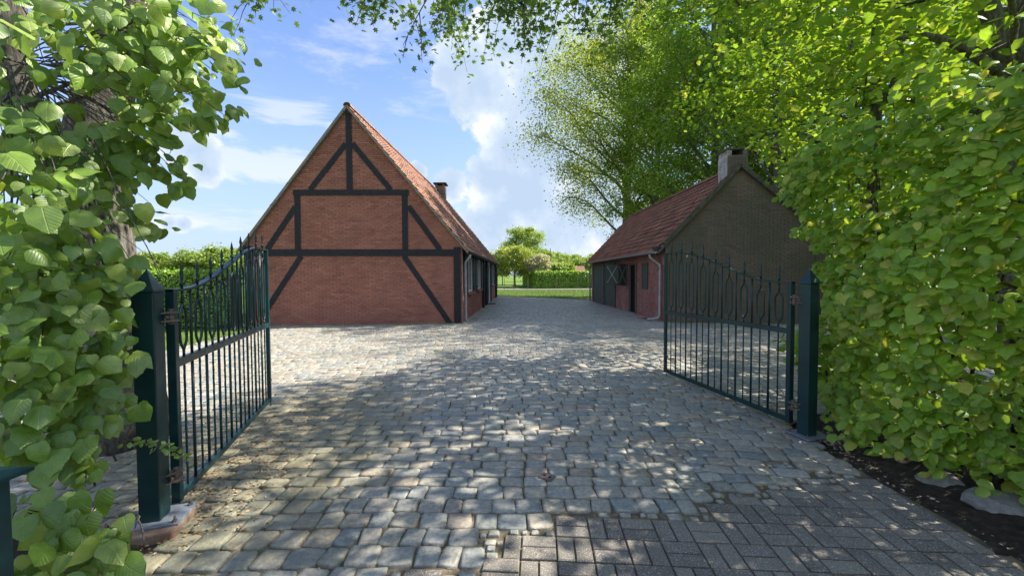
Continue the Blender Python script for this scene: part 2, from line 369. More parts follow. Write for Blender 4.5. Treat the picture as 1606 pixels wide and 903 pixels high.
def m_rock(t):
    bump(t, t.math('ADD', t.noise(14, 8, 0.75, t.pos), t.noise(45, 6, 0.7, t.pos)), 1.0, 0.06)
    return t.ramp(t.noise(11, 8, 0.78, t.pos), [(0.3, (0.30,0.28,0.25)), (0.5, (0.50,0.48,0.44)), (0.68, (0.72,0.70,0.66))])
M['rock'] = material('pale limestone', m_rock, 0.9, 0.2)
def m_bark(t):
    v = t.vmath('MULTIPLY', t.pos, (1, 1, 0.22))
    n = t.noise(26, 7, 0.7, v); bump(t, n, 1.0, 0.04)
    c = t.ramp(n, [(0.32, (0.05,0.044,0.036)), (0.55, (0.18,0.165,0.14)), (0.72, (0.33,0.31,0.27))])
    g = t.smooth(t.noise(2.0, 5, 0.6, t.pos), 0.48, 0.66); return t.mix(t.math('MULTIPLY', g, 0.4), c, (0.10, 0.11, 0.05))
M['bark'] = material('bark', m_bark, 0.9, 0.2)
M['twig'] = material('twig bark', lambda t: t.ramp(t.noise(20, 4, 0.6, t.pos), [(0.3, (0.04,0.032,0.022)), (0.7, (0.10,0.08,0.055))]), 0.8, 0.2)
def leaf_material(name, cols, trans=0.45, gloss=0.08, veins=0.0):
    m = bpy.data.materials.new(name); m.use_nodes = True; t = NT(m.node_tree); t.n.clear()
    out = t.new('ShaderNodeOutputMaterial')
    geo = t.new('ShaderNodeNewGeometry'); at_ = t.new('ShaderNodeAttribute', attribute_name='var'); oi = t.new('ShaderNodeObjectInfo')
    var = t.math('FRACT', t.math('ADD', at_.outputs['Fac'], oi.outputs['Random']))
    c = t.ramp(var, [(i / (len(cols) - 1), q) for i, q in enumerate(cols)])
    big = t.noise(0.8, 4, 0.6, geo.outputs['Position'])
    c = t.mix(0.7, c, t.ramp(big, [(0.32, (0.72,0.80,0.75)), (0.68, (1.28,1.18,1.1))]), 'MULTIPLY')
    if veins:
        lu = t.new('ShaderNodeAttribute', attribute_name='luv'); sp = t.new('ShaderNodeSeparateXYZ'); t.l.new(lu.outputs['Vector'], sp.inputs[0])
        ax = t.math('ABSOLUTE', sp.outputs[0]); ph = t.math('MULTIPLY', t.math('SUBTRACT', sp.outputs[1], t.math('MULTIPLY', ax, 0.75)), 44.0)
        lat = t.math('POWER', t.math('ADD', 0.5, t.math('MULTIPLY', t.math('SINE', ph), 0.5)), 6.0)
        mid = t.smooth(ax, 0.035, 0.0); vn = t.math('MAXIMUM', t.math('MULTIPLY', lat, 0.6), mid)
        c = t.mix(t.math('MULTIPLY', vn, 0.16), c, (0.40, 0.50, 0.16))
        bn = t.new('ShaderNodeBump', invert=True); t.put(bn, 'Strength', 0.4); t.put(bn, 'Distance', 0.004); t.put(bn, 'Height', vn); bumpn = bn.outputs[0]
        fine = t.noise(veins, 4, 0.6, geo.outputs['Position'])
        c = t.mix(0.6, c, t.ramp(fine, [(0.35, (0.78,0.82,0.7)), (0.65, (1.18,1.14,1.1))]), 'MULTIPLY')
    d = t.new('ShaderNodeBsdfDiffuse'); tr = t.new('ShaderNodeBsdfTranslucent'); g = t.new('ShaderNodeBsdfGlossy')
    if veins:
        for q in (d, g): t.l.new(bumpn, q.inputs['Normal'])
    t.l.new(c, d.inputs[0]); t.l.new(t.mix(1.0, c, (1.55, 1.45, 0.62), 'MULTIPLY'), tr.inputs[0])
    g.inputs['Roughness'].default_value = 0.42; g.inputs[0].default_value = (0.8, 0.85, 0.8, 1)
    mx = t.new('ShaderNodeMixShader'); mx.inputs[0].default_value = trans; t.l.new(d.outputs[0], mx.inputs[1]); t.l.new(tr.outputs[0], mx.inputs[2])
    m2 = t.new('ShaderNodeMixShader'); m2.inputs[0].default_value = gloss; t.l.new(mx.outputs[0], m2.inputs[1]); t.l.new(g.outputs[0], m2.inputs[2])
    t.l.new(m2.outputs[0], out.inputs[0]); return m
M['lime_leaf'] = leaf_material('lime leaf', [(0.156,0.280,0.025), (0.221,0.376,0.035), (0.184,0.324,0.042), (0.303,0.438,0.042), (0.138,0.245,0.031), (0.386,0.455,0.070)], 0.42, 0.04, 40)
M['hedge_leaf'] = leaf_material('hedge leaf', [(0.177,0.310,0.030), (0.270,0.448,0.037), (0.211,0.353,0.047), (0.376,0.512,0.050), (0.152,0.267,0.034), (0.494,0.501,0.092)], 0.42, 0.04, 40)
M['wood_leaf'] = leaf_material('beech leaf', [(0.143,0.248,0.044), (0.221,0.367,0.056), (0.187,0.303,0.062), (0.298,0.423,0.070)], 0.5, 0.04)
M['oak_leaf'] = leaf_material('young oak leaf', [(0.232,0.298,0.069), (0.309,0.385,0.088), (0.193,0.270,0.059), (0.386,0.424,0.118)], 0.42, 0.05)
M['maple_leaf'] = leaf_material('maple leaf', [(0.075,0.150,0.023), (0.112,0.210,0.029), (0.090,0.180,0.026)], 0.35, 0.08)
M['far_leaf'] = leaf_material('far leaf', [(0.202,0.308,0.076), (0.283,0.385,0.092), (0.182,0.270,0.067), (0.343,0.404,0.126)], 0.35, 0.04)
M['shoot_leaf'] = leaf_material('lime shoot leaf', [(0.129,0.238,0.028), (0.189,0.317,0.039), (0.146,0.264,0.039), (0.249,0.370,0.050), (0.103,0.194,0.033), (0.310,0.405,0.088), (0.206,0.308,0.055)], 0.40, 0.06, 40)
M['blossom'] = leaf_material('blossom', [(0.42,0.42,0.34), (0.52,0.50,0.44), (0.30,0.34,0.20)], 0.3, 0.03)
M['clip_leaf'] = leaf_material('clipped hedge leaf', [(0.129,0.263,0.025), (0.202,0.350,0.031), (0.276,0.420,0.042)], 0.35, 0.05)
M['litter'] = material('leaf litter', lambda t: t.ramp(t.var, [(0, (0.12,0.06,0.03)), (0.3, (0.24,0.14,0.07)), (0.6, (0.36,0.26,0.13)), (0.85, (0.45,0.36,0.2)), (1, (0.5,0.22,0.18))]), 0.85, 0.2)
M['chip'] = material('wood chips', lambda t: t.ramp(t.var, [(0, (0.14,0.09,0.06)), (0.5, (0.34,0.26,0.19)), (1, (0.55,0.48,0.40))]), 0.85, 0.2)
M['gravel'] = material('pale gravel', lambda t: t.ramp(t.noise(3, 5, 0.7, t.pos), [(0.3, (0.13,0.13,0.11)), (0.7, (0.22,0.215,0.18))]), 0.95, 0.1)
M['farwall'] = material('pale farmhouse wall', lambda t: t.ramp(t.noise(1, 4, 0.6, t.pos), [(0.3, (0.42,0.30,0.24)), (0.7, (0.55,0.42,0.34))]), 0.9, 0.1)

# ------------------------------------------------------------------ ground
def grid_sheet(name, x0, x1, y0, y1, nx, ny, z, amp, mat, kind='structure'):
    xs = np.linspace(x0, x1, nx); ys = np.linspace(y0, y1, ny); X, Y = np.meshgrid(xs, ys)
    Z = z + amp * (np.sin(X * 0.9 + 1.3) * np.cos(Y * 0.7) + 0.5 * np.sin(X * 2.3 + Y * 1.7)); V = np.stack([X, Y, Z], -1).reshape(-1, 3)
    i = (np.arange(ny - 1)[:, None] * nx + np.arange(nx - 1)[None]).ravel()
    me = np_mesh(name, V, [np.stack([i, i + 1, i + nx + 1, i + nx], 1)], mat, None, True); o = link(name, me); o['kind'] = kind; return o
def poly_sheet(name, pts, z, mat, kind='structure'):
    b = MB(); b.quad(*[(p[0], p[1], z) for p in pts]); o = b.build(name, mat); o['kind'] = kind; return o
grid_sheet('ground', -900, 900, -300, 1500, 60, 60, -0.045, 0.0, M['grass'])
YARD = [(-9.5, -1.5), (2.75, -1.5), (2.75, 3.95), (3.4, 4.4), (12.5, 4.4), (12.5, 13.3), (5.2, 13.3), (4.8, 24.3), (-0.75, 29.2), (-1.2, 28.6), (-1.7, 13.1), (-8.3, 12.6), (-7.45, 11.6), (-7.3, 8.0), (-9.5, 6.6)]
yard = poly_sheet('cobbled_yard', YARD, -0.012, M['joint'])
def soil_mound(name, x0, x1, y0, y1, fn, nx=90, ny=120):
    xs = np.linspace(x0, x1, nx); ys = np.linspace(y0, y1, ny); X, Y = np.meshgrid(xs, ys)
    nz = .006 * np.sin(X * 21 + Y * 9) * np.sin(Y * 17 - X * 6) + .005 * np.sin(X * 47 + 3 * np.sin(Y * 13)) + NR.normal(0, .0025, X.shape)
    Z = fn(X, Y) + nz; V = np.stack([X, Y, Z], -1).reshape(-1, 3); i = (np.arange(ny - 1)[:, None] * nx + np.arange(nx - 1)[None]).ravel()
    k = in_poly(V[i, 0] * 0 + V[i, 0], V[i, 1], [(x0 - 1, y0 - 1), (x1 + 1, y0 - 1), (x1 + 1, y1 + 1), (x0 - 1, y1 + 1)])
    me = np_mesh(name, V, [np.stack([i, i + 1, i + nx + 1, i + nx], 1)[k]], M['soil'], None, True); o = link(name, me); o['kind'] = 'structure'
def in_poly(x, y, P):
    x = np.asarray(x); y = np.asarray(y); c = np.zeros(x.shape, bool); n = len(P)
    for i in range(n):
        x1, y1 = P[i]; x2, y2 = P[(i + 1) % n]
        if y1 == y2: continue
        k = ((y1 > y) != (y2 > y)) & (x < (x2 - x1) * (y - y1) / (y2 - y1) + x1); c ^= k
    return c
def sst(v): v = np.clip(v, 0, 1); return v * v * (3 - 2 * v)
soil_mound('soil_bed', 2.5, 6.5, -1.5, 4.7, lambda X, Y: -.034 + .085 * sst((X - 2.55 - .05 * np.sin(Y * 5) - .45 * sst((Y - 3.1) / 1.2)) / .75) * (1 - sst((Y - 3.9) / .8)))
soil_mound('soil_border', -6.5, -1.6, -1.0, 4.2, lambda X, Y: -.034 + .06 * sst((-1.86 - X + .06 * np.sin(Y * 6) - .75 * np.maximum(0, Y - 2.15)) / .4) * (1 - sst((Y - 2.1) / .5)))
poly_sheet('field_path', [(-30, 43.5), (45, 42.0), (45, 45.2), (-30, 47.5)], -0.035, M['gravel'])
def in_poly(x, y, P):
    x = np.asarray(x); y = np.asarray(y); c = np.zeros(x.shape, bool); n = len(P)
    for i in range(n):
        x1, y1 = P[i]; x2, y2 = P[(i + 1) % n]
        if y1 == y2: continue
        k = ((y1 > y) != (y2 > y)) & (x < (x2 - x1) * (y - y1) / (y2 - y1) + x1); c ^= k
    return c
def paver_edge(x):           # the pavers lie on the camera's side of this line
    return np.where(x < -0.55, -9.0, np.where(x < -0.2, 2.06, np.where(x < 0.35, 2.27, np.where(x < 1.25, 2.48 + 0 * x, 2.62 + 0.25 * (x - 1.3)))))
def cobbles():
    # grey concrete pavers in pairs, turned by quarter
    P = []; th = R(-4); bw = 0.202
    for i in range(-40, 40):
        for j in range(-30, 30):
            for k in range(2):
                o = (k - 0.5) * bw / 2
                hor = (i + j) % 2 == 0
                lx, ly = (i + 0.5) * bw, (j + 0.5) * bw
                if hor: P.append((lx, ly + o, bw - .010, bw / 2 - .010))
                else: P.append((lx + o, ly, bw / 2 - .010, bw - .010))
    A = np.array(P); c, s = math.cos(th), math.sin(th)
    x = A[:, 0] * c - A[:, 1] * s + 0.3; y = A[:, 0] * s + A[:, 1] * c + 0.07
    lim = paver_edge(x)
    ok = (x > -1.9) & (x < 2.66) & (y > -1.2) & (y + 0.5 * np.maximum(A[:, 3], .1) < lim + 0.05) & (x > -0.62)
    A = A[ok]; x = x[ok]; y = y[ok]; N = len(A)
    T = np.stack([x, y, NR.normal(0.002, 0.0015, N)], 1)
    Rm = frames(np.tile([c, s, 0], (N, 1)), np.tile([-s, c, 0], (N, 1)), np.tile([0, 0, 1.0], (N, 1)), A[:, 2], A[:, 3], np.full(N, 1.0))
    tv = [(-.5,-.5,-.03), (.5,-.5,-.03), (.5,.5,-.03), (-.5,.5,-.03), (-.5,-.5,-.004), (.5,-.5,-.004), (.5,.5,-.004), (-.5,.5,-.004), (-.475,-.46,0), (.475,-.46,0), (.475,.46,0), (-.475,.46,0)]
    pf = [(8, 9, 10, 11)]
    for a in range(4):
        b2 = (a + 1) % 4; pf += [(a, b2, b2 + 4, a + 4), (a + 4, b2 + 4, b2 + 8, a + 8)]
    pieces('paver', 'outer_pavers', [tv], pf, Rm, T, M['paver'], yard, 300)
    occ = np.zeros((500, 480), bool)      # ground taken by pavers, 1 cm cells
    for (tx, ty, _), (aw, ah) in zip(T, A[:, 2:4]):
        i0, i1 = int((ty - ah / 2 + 1.4) * 100), int((ty + ah / 2 + 1.4) * 100); j0, j1 = int((tx - aw / 2 + 2.0) * 100), int((tx + aw / 2 + 2.0) * 100)
        occ[max(0, i0):i1 + 1, max(0, j0):j1 + 1] = True
    PAV = (tv, pf, Rm, T)
    P = []
    y = -1.2
    while y < 29.5:
        pitch = 0.162 if y < 2.75 else 0.134
        wm = 0.157 if y < 2.75 else 0.196
        x = -9.6 + rnd.random() * 0.2
        while x < 12.6:
            w = wm * (0.74 + 0.52 * rnd.random())
            P.append((x + w / 2, y + pitch / 2, w, pitch)); x += w
        y += pitch
    A = np.array(P); x, y = A[:, 0], A[:, 1]
    # courses bow towards the camera at the right, and lean a little at the left
    yy = y - np.where(x > 0.8, 0.07 * (x - 0.8) ** 2, 0) * np.clip((8.5 - y) / 4.5, 0, 1) + 0.02 * np.sin(x * 1.1 + y * 0.8) + 0.012 * np.sin(x * 3.1 + y * 2.0)
    ok = in_poly(x, yy, YARD)
    hit = np.zeros(len(x))
    for dx in (-.42, 0, .42):
        for dy in (-.4, 0, .4):
            ii = np.floor((yy + dy * A[:, 3] + 1.4) * 100).astype(int); jj = np.floor((x + dx * A[:, 2] + 2.0) * 100).astype(int)
            ins = (ii >= 0) & (ii < 500) & (jj >= 0) & (jj < 480); hit += np.where(ins, occ[np.clip(ii, 0, 499), np.clip(jj, 0, 479)], False)
    ok &= (hit < 1) & ((yy > 2.0) | (x < -.5))
    ok &= ~(in_poly(x, yy, [(-6.5, -1.0), (-1.98, -1.0), (-1.98, 2.0), (-2.06, 2.38), (-2.6, 2.42), (-6.5, 2.6)]))
    ok &= (NR.random(len(x)) > 0.004)
    A = A[ok]; yy = yy[ok]; N = len(A)
    T = np.stack([A[:, 0], yy, NR.normal(0.002, 0.0025, N)], 1); CT, CW, CH = T, A[:, 2], A[:, 3]
    ang = NR.normal(0, 0.05, N) - np.where(T[:, 0] > 0.8, 0.13 * (T[:, 0] - 0.8), 0) * np.clip((8.5 - T[:, 1]) / 4.5, 0, 1)
    tl = NR.normal(0, 0.02, (N, 2))
    xa = nrm(np.stack([np.cos(ang), np.sin(ang), tl[:, 0]], 1)); ya = nrm(np.stack([-np.sin(ang), np.cos(ang), tl[:, 1]], 1)); za = nrm(np.cross(xa, ya))
    Rm = frames(xa, ya, za, (A[:, 2] - NR.uniform(0.002, 0.012, N)), (A[:, 3] - NR.uniform(0.001, 0.010, N)), np.full(N, 1.0))
    # rounded setts: fan top, soft shoulder, skirt
    tf = []
    K = 8
    for j in range(K):
        a, b2 = 1 + j, 1 + (j + 1) % K
        tf += [(0, a, b2), (a, a + K, b2 + K, b2), (a + K, a + 2 * K, b2 + 2 * K, b2 + K), (a + 2 * K, a + 3 * K, b2 + 3 * K, b2 + 2 * K)]
    variants = []
    base = [(-.5, -.38), (-.40, -.5), (.40, -.5), (.5, -.38), (.5, .38), (.40, .5), (-.40, .5), (-.5, .38)]
    for q in range(14):
        rg = random.Random(q); out = [(x + rg.uniform(-.055, .055), y + rg.uniform(-.065, .065)) for x, y in base]
        tv = [(rg.uniform(-.1, .1), rg.uniform(-.1, .1), 0.0035 + rg.uniform(-.002, .003))]
        tv += [(x * 0.72, y * 0.70, 0.003 + rg.uniform(-.0012, .0012)) for x, y in out]
        tv += [(x * 0.95, y * 0.94, 0.0012 + rg.uniform(-.0015, .0012)) for x, y in out]
        tv += [(x * .995, y * .99, -0.0055) for x, y in out]
        tv += [(x * 1.02, y * 1.02, -0.04) for x, y in out]
        variants.append(tv)
    near = T[:, 1] < 13
    pieces('cobblestone', 'far_cobblestones', variants, tf, Rm[near], T[near], M['cobble'], yard, 300, smooth=True)
    box = [(-.5,-.5,-.03), (.5,-.5,-.03), (.5,.5,-.03), (-.5,.5,-.03), (-.44,-.42,0), (.44,-.42,0), (.44,.42,0), (-.44,.42,0)]
    bf = [(4, 5, 6, 7), (0, 1, 5, 4), (1, 2, 6, 5), (2, 3, 7, 6), (3, 0, 4, 7)]
    stamp('distant_cobblestones', box, bf, Rm[~near], T[~near], M['cobble'], yard)
    # small filler stones along the seam between setts and pavers
    oc2 = occ.copy()
    for (tx, ty, _), aw, ah in zip(CT, CW, CH):
        if -2 < tx < 2.7 and ty < 3.5: oc2[max(0, int((ty - ah / 2 + 1.4) * 100)):int((ty + ah / 2 + 1.4) * 100) + 1, max(0, int((tx - aw / 2 + 2) * 100)):int((tx + aw / 2 + 2) * 100) + 1] = True
    fs_ = []
    for w_, h_ in ((.09, .07), (.07, .05), (.05, .045), (.035, .035)):
        for _ in range(5000):
            tx, ty = rnd.uniform(-.9, 2.6), rnd.uniform(1.9, 3.2); i0, i1, j0, j1 = int((ty - h_ / 2 + 1.4) * 100), int((ty + h_ / 2 + 1.4) * 100) + 1, int((tx - w_ / 2 + 2) * 100), int((tx + w_ / 2 + 2) * 100) + 1
            if not oc2[i0:i1, j0:j1].any(): oc2[i0:i1, j0:j1] = True; fs_.append((tx, ty, w_, h_))
    FS = np.array(fs_); n = len(FS); T = np.stack([FS[:, 0], FS[:, 1], NR.normal(-.002, .002, n)], 1)
    Rm = frames(np.tile([1.0, 0, 0], (n, 1)), np.tile([0, 1.0, 0], (n, 1)), np.tile([0, 0, 1.0], (n, 1)), FS[:, 2], FS[:, 3], np.ones(n))
    pieces('filler_stone', 'more_filler', variants, tf, Rm, T, M['cobble'], yard, 300, smooth=True)
cobbles()

# ------------------------------------------------------------------ buildings
BOXV = [(-.5,0,-.5), (.5,0,-.5), (.5,0,.5), (-.5,0,.5), (-.5,-1,-.5), (.5,-1,-.5), (.5,-1,.5), (-.5,-1,.5)]
BOXF = [(4, 5, 6, 7), (0, 1, 5, 4), (1, 2, 6, 5), (2, 3, 7, 6), (3, 0, 4, 7)]
def brick_wall(parent_wall, O, u, n, outline, holes, mat, nparts, length=0.21, pitch=0.0665, rest='more_bricks', jit=0.002):
    """outline(z) -> (u0,u1); holes (u0,u1,z0,z1); u along the wall, n outward"""
    O = np.asarray(O, float); u = nrm(np.asarray(u, float)); n = nrm(np.asarray(n, float))
    Rm, T = [], []; z = pitch * 0.5; row = 0
    while True:
        r = outline(z)
        if r is None: break
        a, b = r; iv = [(a, b)]
        for h in holes:
            if h[2] < z < h[3]:
                iv = [q for p in iv for q in ((p[0], min(p[1], h[0])), (max(p[0], h[1]), p[1])) if q[1] - q[0] > 0.02]
        x = a - (row % 2) * (length + 0.011) / 2 - (a % (length + .011))
        while x < b:
            for p in iv:
                s, e = max(x, p[0]), min(x + length, p[1])
                if e - s > 0.03:
                    c = O + u * (s + e) / 2 + np.array([0, 0, z]) + n * rnd.uniform(-jit, jit)
                    T.append(c); Rm.append(np.stack([u * (e - s), -n * 0.012, np.array([0, 0, pitch - 0.011])], 1))
            x += length + 0.011
        z += pitch; row += 1
    if T: pieces('brick', rest, [BOXV], BOXF, np.array(Rm), np.array(T), mat, parent_wall, nparts)
def roof_slope(parent, en, ef, rn, rf, mat, nparts, tw=0.215, tl=0.27, rest='more_tiles', name='roof_tile'):
    en, ef, rn, rf = (np.asarray(q, float) for q in (en, ef, rn, rf))
    nu = max(2, int(np.linalg.norm(ef - en) / tw)); nv = max(2, int(np.linalg.norm(rn - en) / tl))
    I, J = np.meshgrid(np.arange(nu), np.arange(nv)); I = I.ravel(); J = J.ravel()
    a = (I / nu)[:, None]; b = (J / nv)[:, None]
    T = (en * (1 - a) + ef * a) * (1 - b) + (rn * (1 - a) + rf * a) * b
    T = T + NR.normal(0, 0.004, T.shape)
    al = nrm(ef - en); sl_ = nrm(rn - en); nm = nrm(np.cross(al, sl_)); nm = nm if nm[2] > 0 else -nm
    N = len(T); wdt = np.linalg.norm(ef - en) / nu; lg = np.linalg.norm(rn - en) / nv
    Rm = frames(np.tile(al, (N, 1)), np.tile(sl_, (N, 1)), np.tile(nm, (N, 1)), np.full(N, wdt), np.full(N, lg * 1.12), np.ones(N))
    prof = [(0.0, 0.030), (0.14, 0.052), (0.30, 0.040), (0.55, 0.016), (0.82, 0.018), (1.03, 0.034)]
    tv = [(x, 0, h + 0.022) for x, h in prof] + [(x, 1, h - 0.008) for x, h in prof] + [(x, 0, h + 0.004) for x, h in prof]
    tf = [(i, i + 1, i + 7, i + 6) for i in range(5)] + [(i + 12, i + 13, i + 1, i) for i in range(5)]
    pieces(name, rest, [tv], tf, Rm, T, mat, parent, nparts, smooth=False)
def ridge_tiles(parent, a, b, mat, name='ridge_tile'):
    a = np.asarray(a, float); b = np.asarray(b, float); L = np.linalg.norm(b - a); n = int(L / 0.36); d = (b - a) / L
    side = nrm(np.cross(d, [0, 0, 1.0]))
    bb = base_of(parent); me = None
    for k in range(n):
        c = a + d * (k + 0.5) * L / n
        if me is None:
            m = MB(); pts = [(math.cos(q) * 0.11, math.sin(q) * 0.085) for q in np.linspace(-0.25, math.pi + 0.25, 8)]
            for j in range(7):
                for (r0_, r1_) in ((1.0, 1.0),):
                    p, q = pts[j], pts[j + 1]; h = L / n * 0.52
                    m.quad(*(side * p[0] * 1.06 - d * h + np.array([0, 0, p[1] * 1.06]),), *(side * q[0] * 1.06 - d * h + np.array([0, 0, q[1] * 1.06]),),
                           *(side * q[0] + d * h + np.array([0, 0, q[1]]),), *(side * p[0] + d * h + np.array([0, 0, p[1]]),))
            me = bpy.data.meshes.new(name)
            v = np.array(m.v).reshape(-1, 3); me.from_pydata([tuple(p) for p in v], [], m.f); me.materials.append(mat)
        o = bpy.data.objects.new(name, me); COL.objects.link(o); o.parent = parent; o.location = Vector(c - bb)
        o.rotation_euler = (rnd.uniform(-.02, .02), rnd.uniform(-.02, .02), rnd.uniform(-.02, .02))
# MB.quad with flat args
def _quad(s, *pts):
    pts = [np.asarray(p, float) for p in pts]; i = len(s.v); s.v += [tuple(p) for p in pts]; s.f.append(tuple(range(i, i + len(pts))))
MB.quad = _quad

# ---- half-timbered brick barn (left)
A0 = gnd(726, 506.5); A0[2] = 0; B0 = np.array([-8.35, A0[1] - 0.42, 0.0])
uB = nrm(B0 - A0); WB = np.linalg.norm(B0 - A0); nB = nrm(np.array([uB[1], -uB[0], 0])); nB = nB if nB[1] < 0 else -nB
vB = nrm(np.array([0.032, 1.0, 0])); LB = 15.0
def fac(px, py):
    d = ray(px, py); t = ((A0 - CAMP) @ nB) / (d @ nB); p = CAMP + d * t; return (p - A0) @ uB, p[2]
def fp(u, z, out=0.0): return A0 + uB * u + np.array([0, 0, z]) + nB * out
EZ = 2.50; au, az = fac(546, 171)
barn = empty('brick_barn', (A0[0], A0[1], 0), 'large red brick barn with black timber framing on its gable, left of the cobbled yard', 'barn')
wl = MB()
wl.prism([fp(0, -.05), fp(0, EZ), fp(au, az), fp(WB, EZ), fp(WB, -.05)], -nB * 0.28)
gable = wl.build('gable_wall', M['mortar'], barn)
def outl(z):
    if z < EZ: return (0.0, WB)
    t = (z - EZ) / (az - EZ)
    return None if t > 0.985 else (au * t, WB + (au - WB) * t)
brick_wall(gable, fp(0, 0, 0.010), uB, nB, outl, [], M['brick'], 300)
# timbers from the photograph's positions on the wall plane
def beam(a, b, w, out0=0.0, out1=0.045, name='beam'):
    (ua, za), (ub, zb) = a, b; d = np.array([ub - ua, zb - za]); L = np.linalg.norm(d); d /= L; p = np.array([-d[1], d[0]]) * w / 2
    cs = [(ua + p[0], za + p[1]), (ub + p[0], zb + p[1]), (ub - p[0], zb - p[1]), (ua - p[0], za - p[1])]
    m = MB(); m.prism([fp(u, z, out0) for u, z in cs], nB * (out1 - out0)); return m.build(name, M['timber'], barn, bevel=0.006)
beam(fac(413, 396.5), fac(712, 396.5), 0.20, out1=0.050); beam(fac(717, 388), fac(718, 507), 0.21, out1=0.054, name='corner_post')
beam((WB - .1, EZ - .03), (WB - .1, 0.0), 0.21, out1=0.054, name='corner_post')
beam((WB - .21, fac(413, 396.5)[1]), fac(413, 396.5), 0.20, out1=0.0495)
beam(fac(461, 302.5), fac(641, 302.5), 0.17, out1=0.050)
beam(fac(547, 178), fac(549, 298), 0.17, out1=0.046, name='king_post')
beam(fac(467, 307), fac(468, 391), 0.17, out1=0.042, name='stud'); beam(fac(635, 307), fac(636, 391), 0.17, out1=0.042, name='stud')
for a, b in (((543, 226), (487, 298)), ((553, 226), (613, 298)), ((464, 325), (420, 391)), ((641, 324), (690, 391)), ((473, 402), (416, 490)), ((634, 402), (706, 507))):
    beam(fac(*a), fac(*b), 0.155, out1=0.038, name='brace')
# side walls
def bp(u, v, z, out=0.0):   # u along facade, v along the barn
    return A0 + uB * u + vB * v + np.array([0, 0, z])
nS = nrm(np.cross(vB, [0, 0, 1.0]))
holesB = [(1.05, 2.45, 0.95, 2.22), (3.9, 5.3, 0.95, 2.22), (6.6, 7.5, 0.0, 2.2), (8.3, 9.9, 0.0, 2.25), (11.6, 13.0, 0.95, 2.22)]
m = MB(); m.obox(bp(0, 0, 0) + vB * (LB / 2 + .15) + np.array([0, 0, EZ / 2]) - nS * 0.20, vB * (LB / 2 - .15), nS * 0.15, (0, 0, EZ / 2))
side = m.build('side_wall', M['mortar'], barn)
brick_wall(side, A0 + nS * (-0.04) , vB, nS, lambda z: (0.02, LB) if z < EZ else None, holesB, M['brick'], 0, rest='side_bricks')
m = MB(); m.obox(bp(WB - .05, LB / 2, 0) + np.array([0, 0, EZ / 2]), vB * (LB / 2 - .2), nS * 0.15, (0, 0, EZ / 2 - .01)); m.build('side_wall', M['brick'], barn)
m = MB(); m.prism([fp(0.1, 0) + vB * LB, fp(0.1, EZ) + vB * LB, fp(au, az - .1) + vB * LB, fp(WB - .1, EZ) + vB * LB, fp(WB - .1, 0) + vB * LB], -vB * 0.25); m.build('back_gable', M['brick'], barn)
for h in holesB:
    cz = (h[2] + h[3]) / 2; cv = (h[0] + h[1]) / 2; hw = (h[1] - h[0]) / 2; hh = (h[3] - h[2]) / 2; c = A0 + vB * cv + np.array([0, 0, cz])
    if h[2] > 0:
        m = MB()
        for s in (-1, 1): m.obox(c + vB * s * (hw - .03) - nS * .035, vB * .03, nS * .03, (0, 0, hh)); m.obox(c + np.array([0, 0, s * (hh - .03)]) - nS * .035, vB * (hw - .062), nS * .028, (0, 0, .03))
        m.obox(c - nS * .04, vB * .02, nS * .02, (0, 0, hh - .062)); fr = m.build('window', M['white'], barn)
        for s in (-1, 1):
            m = MB(); m.obox(c + vB * s * (hw / 2 - .02) - nS * .046, vB * (hw / 2 - .05), nS * .003, (0, 0, hh - .07)); m.build('pane', M['glass'], fr)
            m = MB(); q = c + vB * s * (hw + .33) + nS * .02
            m.obox(q, vB * .33, nS * .018, (0, 0, hh + .03))
            for t in (-.8, 0, .8): m.obox(q + np.array([0, 0, t * hh]) + nS * .022, vB * .30, nS * .008, (0, 0, .045))
            m.build('shutter', M['timber'], barn)
        m = MB(); m.obox(c - np.array([0, 0, hh + .04]) + nS * .03, vB * (hw + .08), nS * .07, (0, 0, .035)); m.build('window_sill', M['brick'], barn)
    else:
        m = MB()
        for s in (-1, 1): m.obox(c + vB * s * (hw - .05) - nS * .02, vB * .05, nS * .05, (0, 0, hh))
        m.obox(c + np.array([0, 0, hh - .05]) - nS * .02, vB * (hw - .102), nS * .048, (0, 0, .05)); dr = m.build('door', M['white' if h[0] > 8 else 'timber'], barn)
        m = MB()
        for k in range(5): m.obox(c + vB * (-hw + .1 + (k + .5) * (2 * hw - .2) / 5) - nS * .045, vB * ((2 * hw - .2) / 10 - .004), nS * .012, (0, 0, hh - .05))
        m.build('door_leaf', M['timber'], dr)
for v in (6.2, 8.0, 10.3, 14.6):
    m = MB(); m.obox(A0 + vB * v + np.array([0, 0, EZ / 2]) + nS * .03, vB * .09, nS * .05, (0, 0, EZ / 2)); m.build('side_post', M['timber'], barn, bevel=.005)
# roof
NEAR = -0.10; FAR = LB + 0.12
def rp(u, v, z): return A0 + uB * u + vB * v + np.array([0, 0, z])
slopeR = (az - EZ) / au; eo = 0.20
erz = EZ + 0.05 - eo * slopeR; el = (az - EZ) / (WB - au)
e_rn, e_rf = rp(-eo, NEAR, erz), rp(-eo, FAR, erz); r_n, r_f = rp(au, NEAR, az + .05), rp(au, FAR, az + .05)
e_ln, e_lf = rp(WB + .14, NEAR, EZ + .05 - .14 * el), rp(WB + .14, FAR, EZ + .05 - .14 * el)
m = MB()
for (a, b, c, d) in ((e_rn, e_rf, r_f, r_n), (e_ln, e_lf, r_f, r_n)):
    nn = nrm(np.cross(b - a, d - a)); nn = nn if nn[2] > 0 else -nn; m.prism([a, b, c, d], -nn * 0.05)
roof = m.build('roof', M['oldwood'], barn)
roof_slope(roof, e_rn, e_rf, r_n, r_f, M['tile'], 300)
roof_slope(roof, e_ln, e_lf, r_n, r_f, M['tile'], 0, rest='left_roof_tiles')
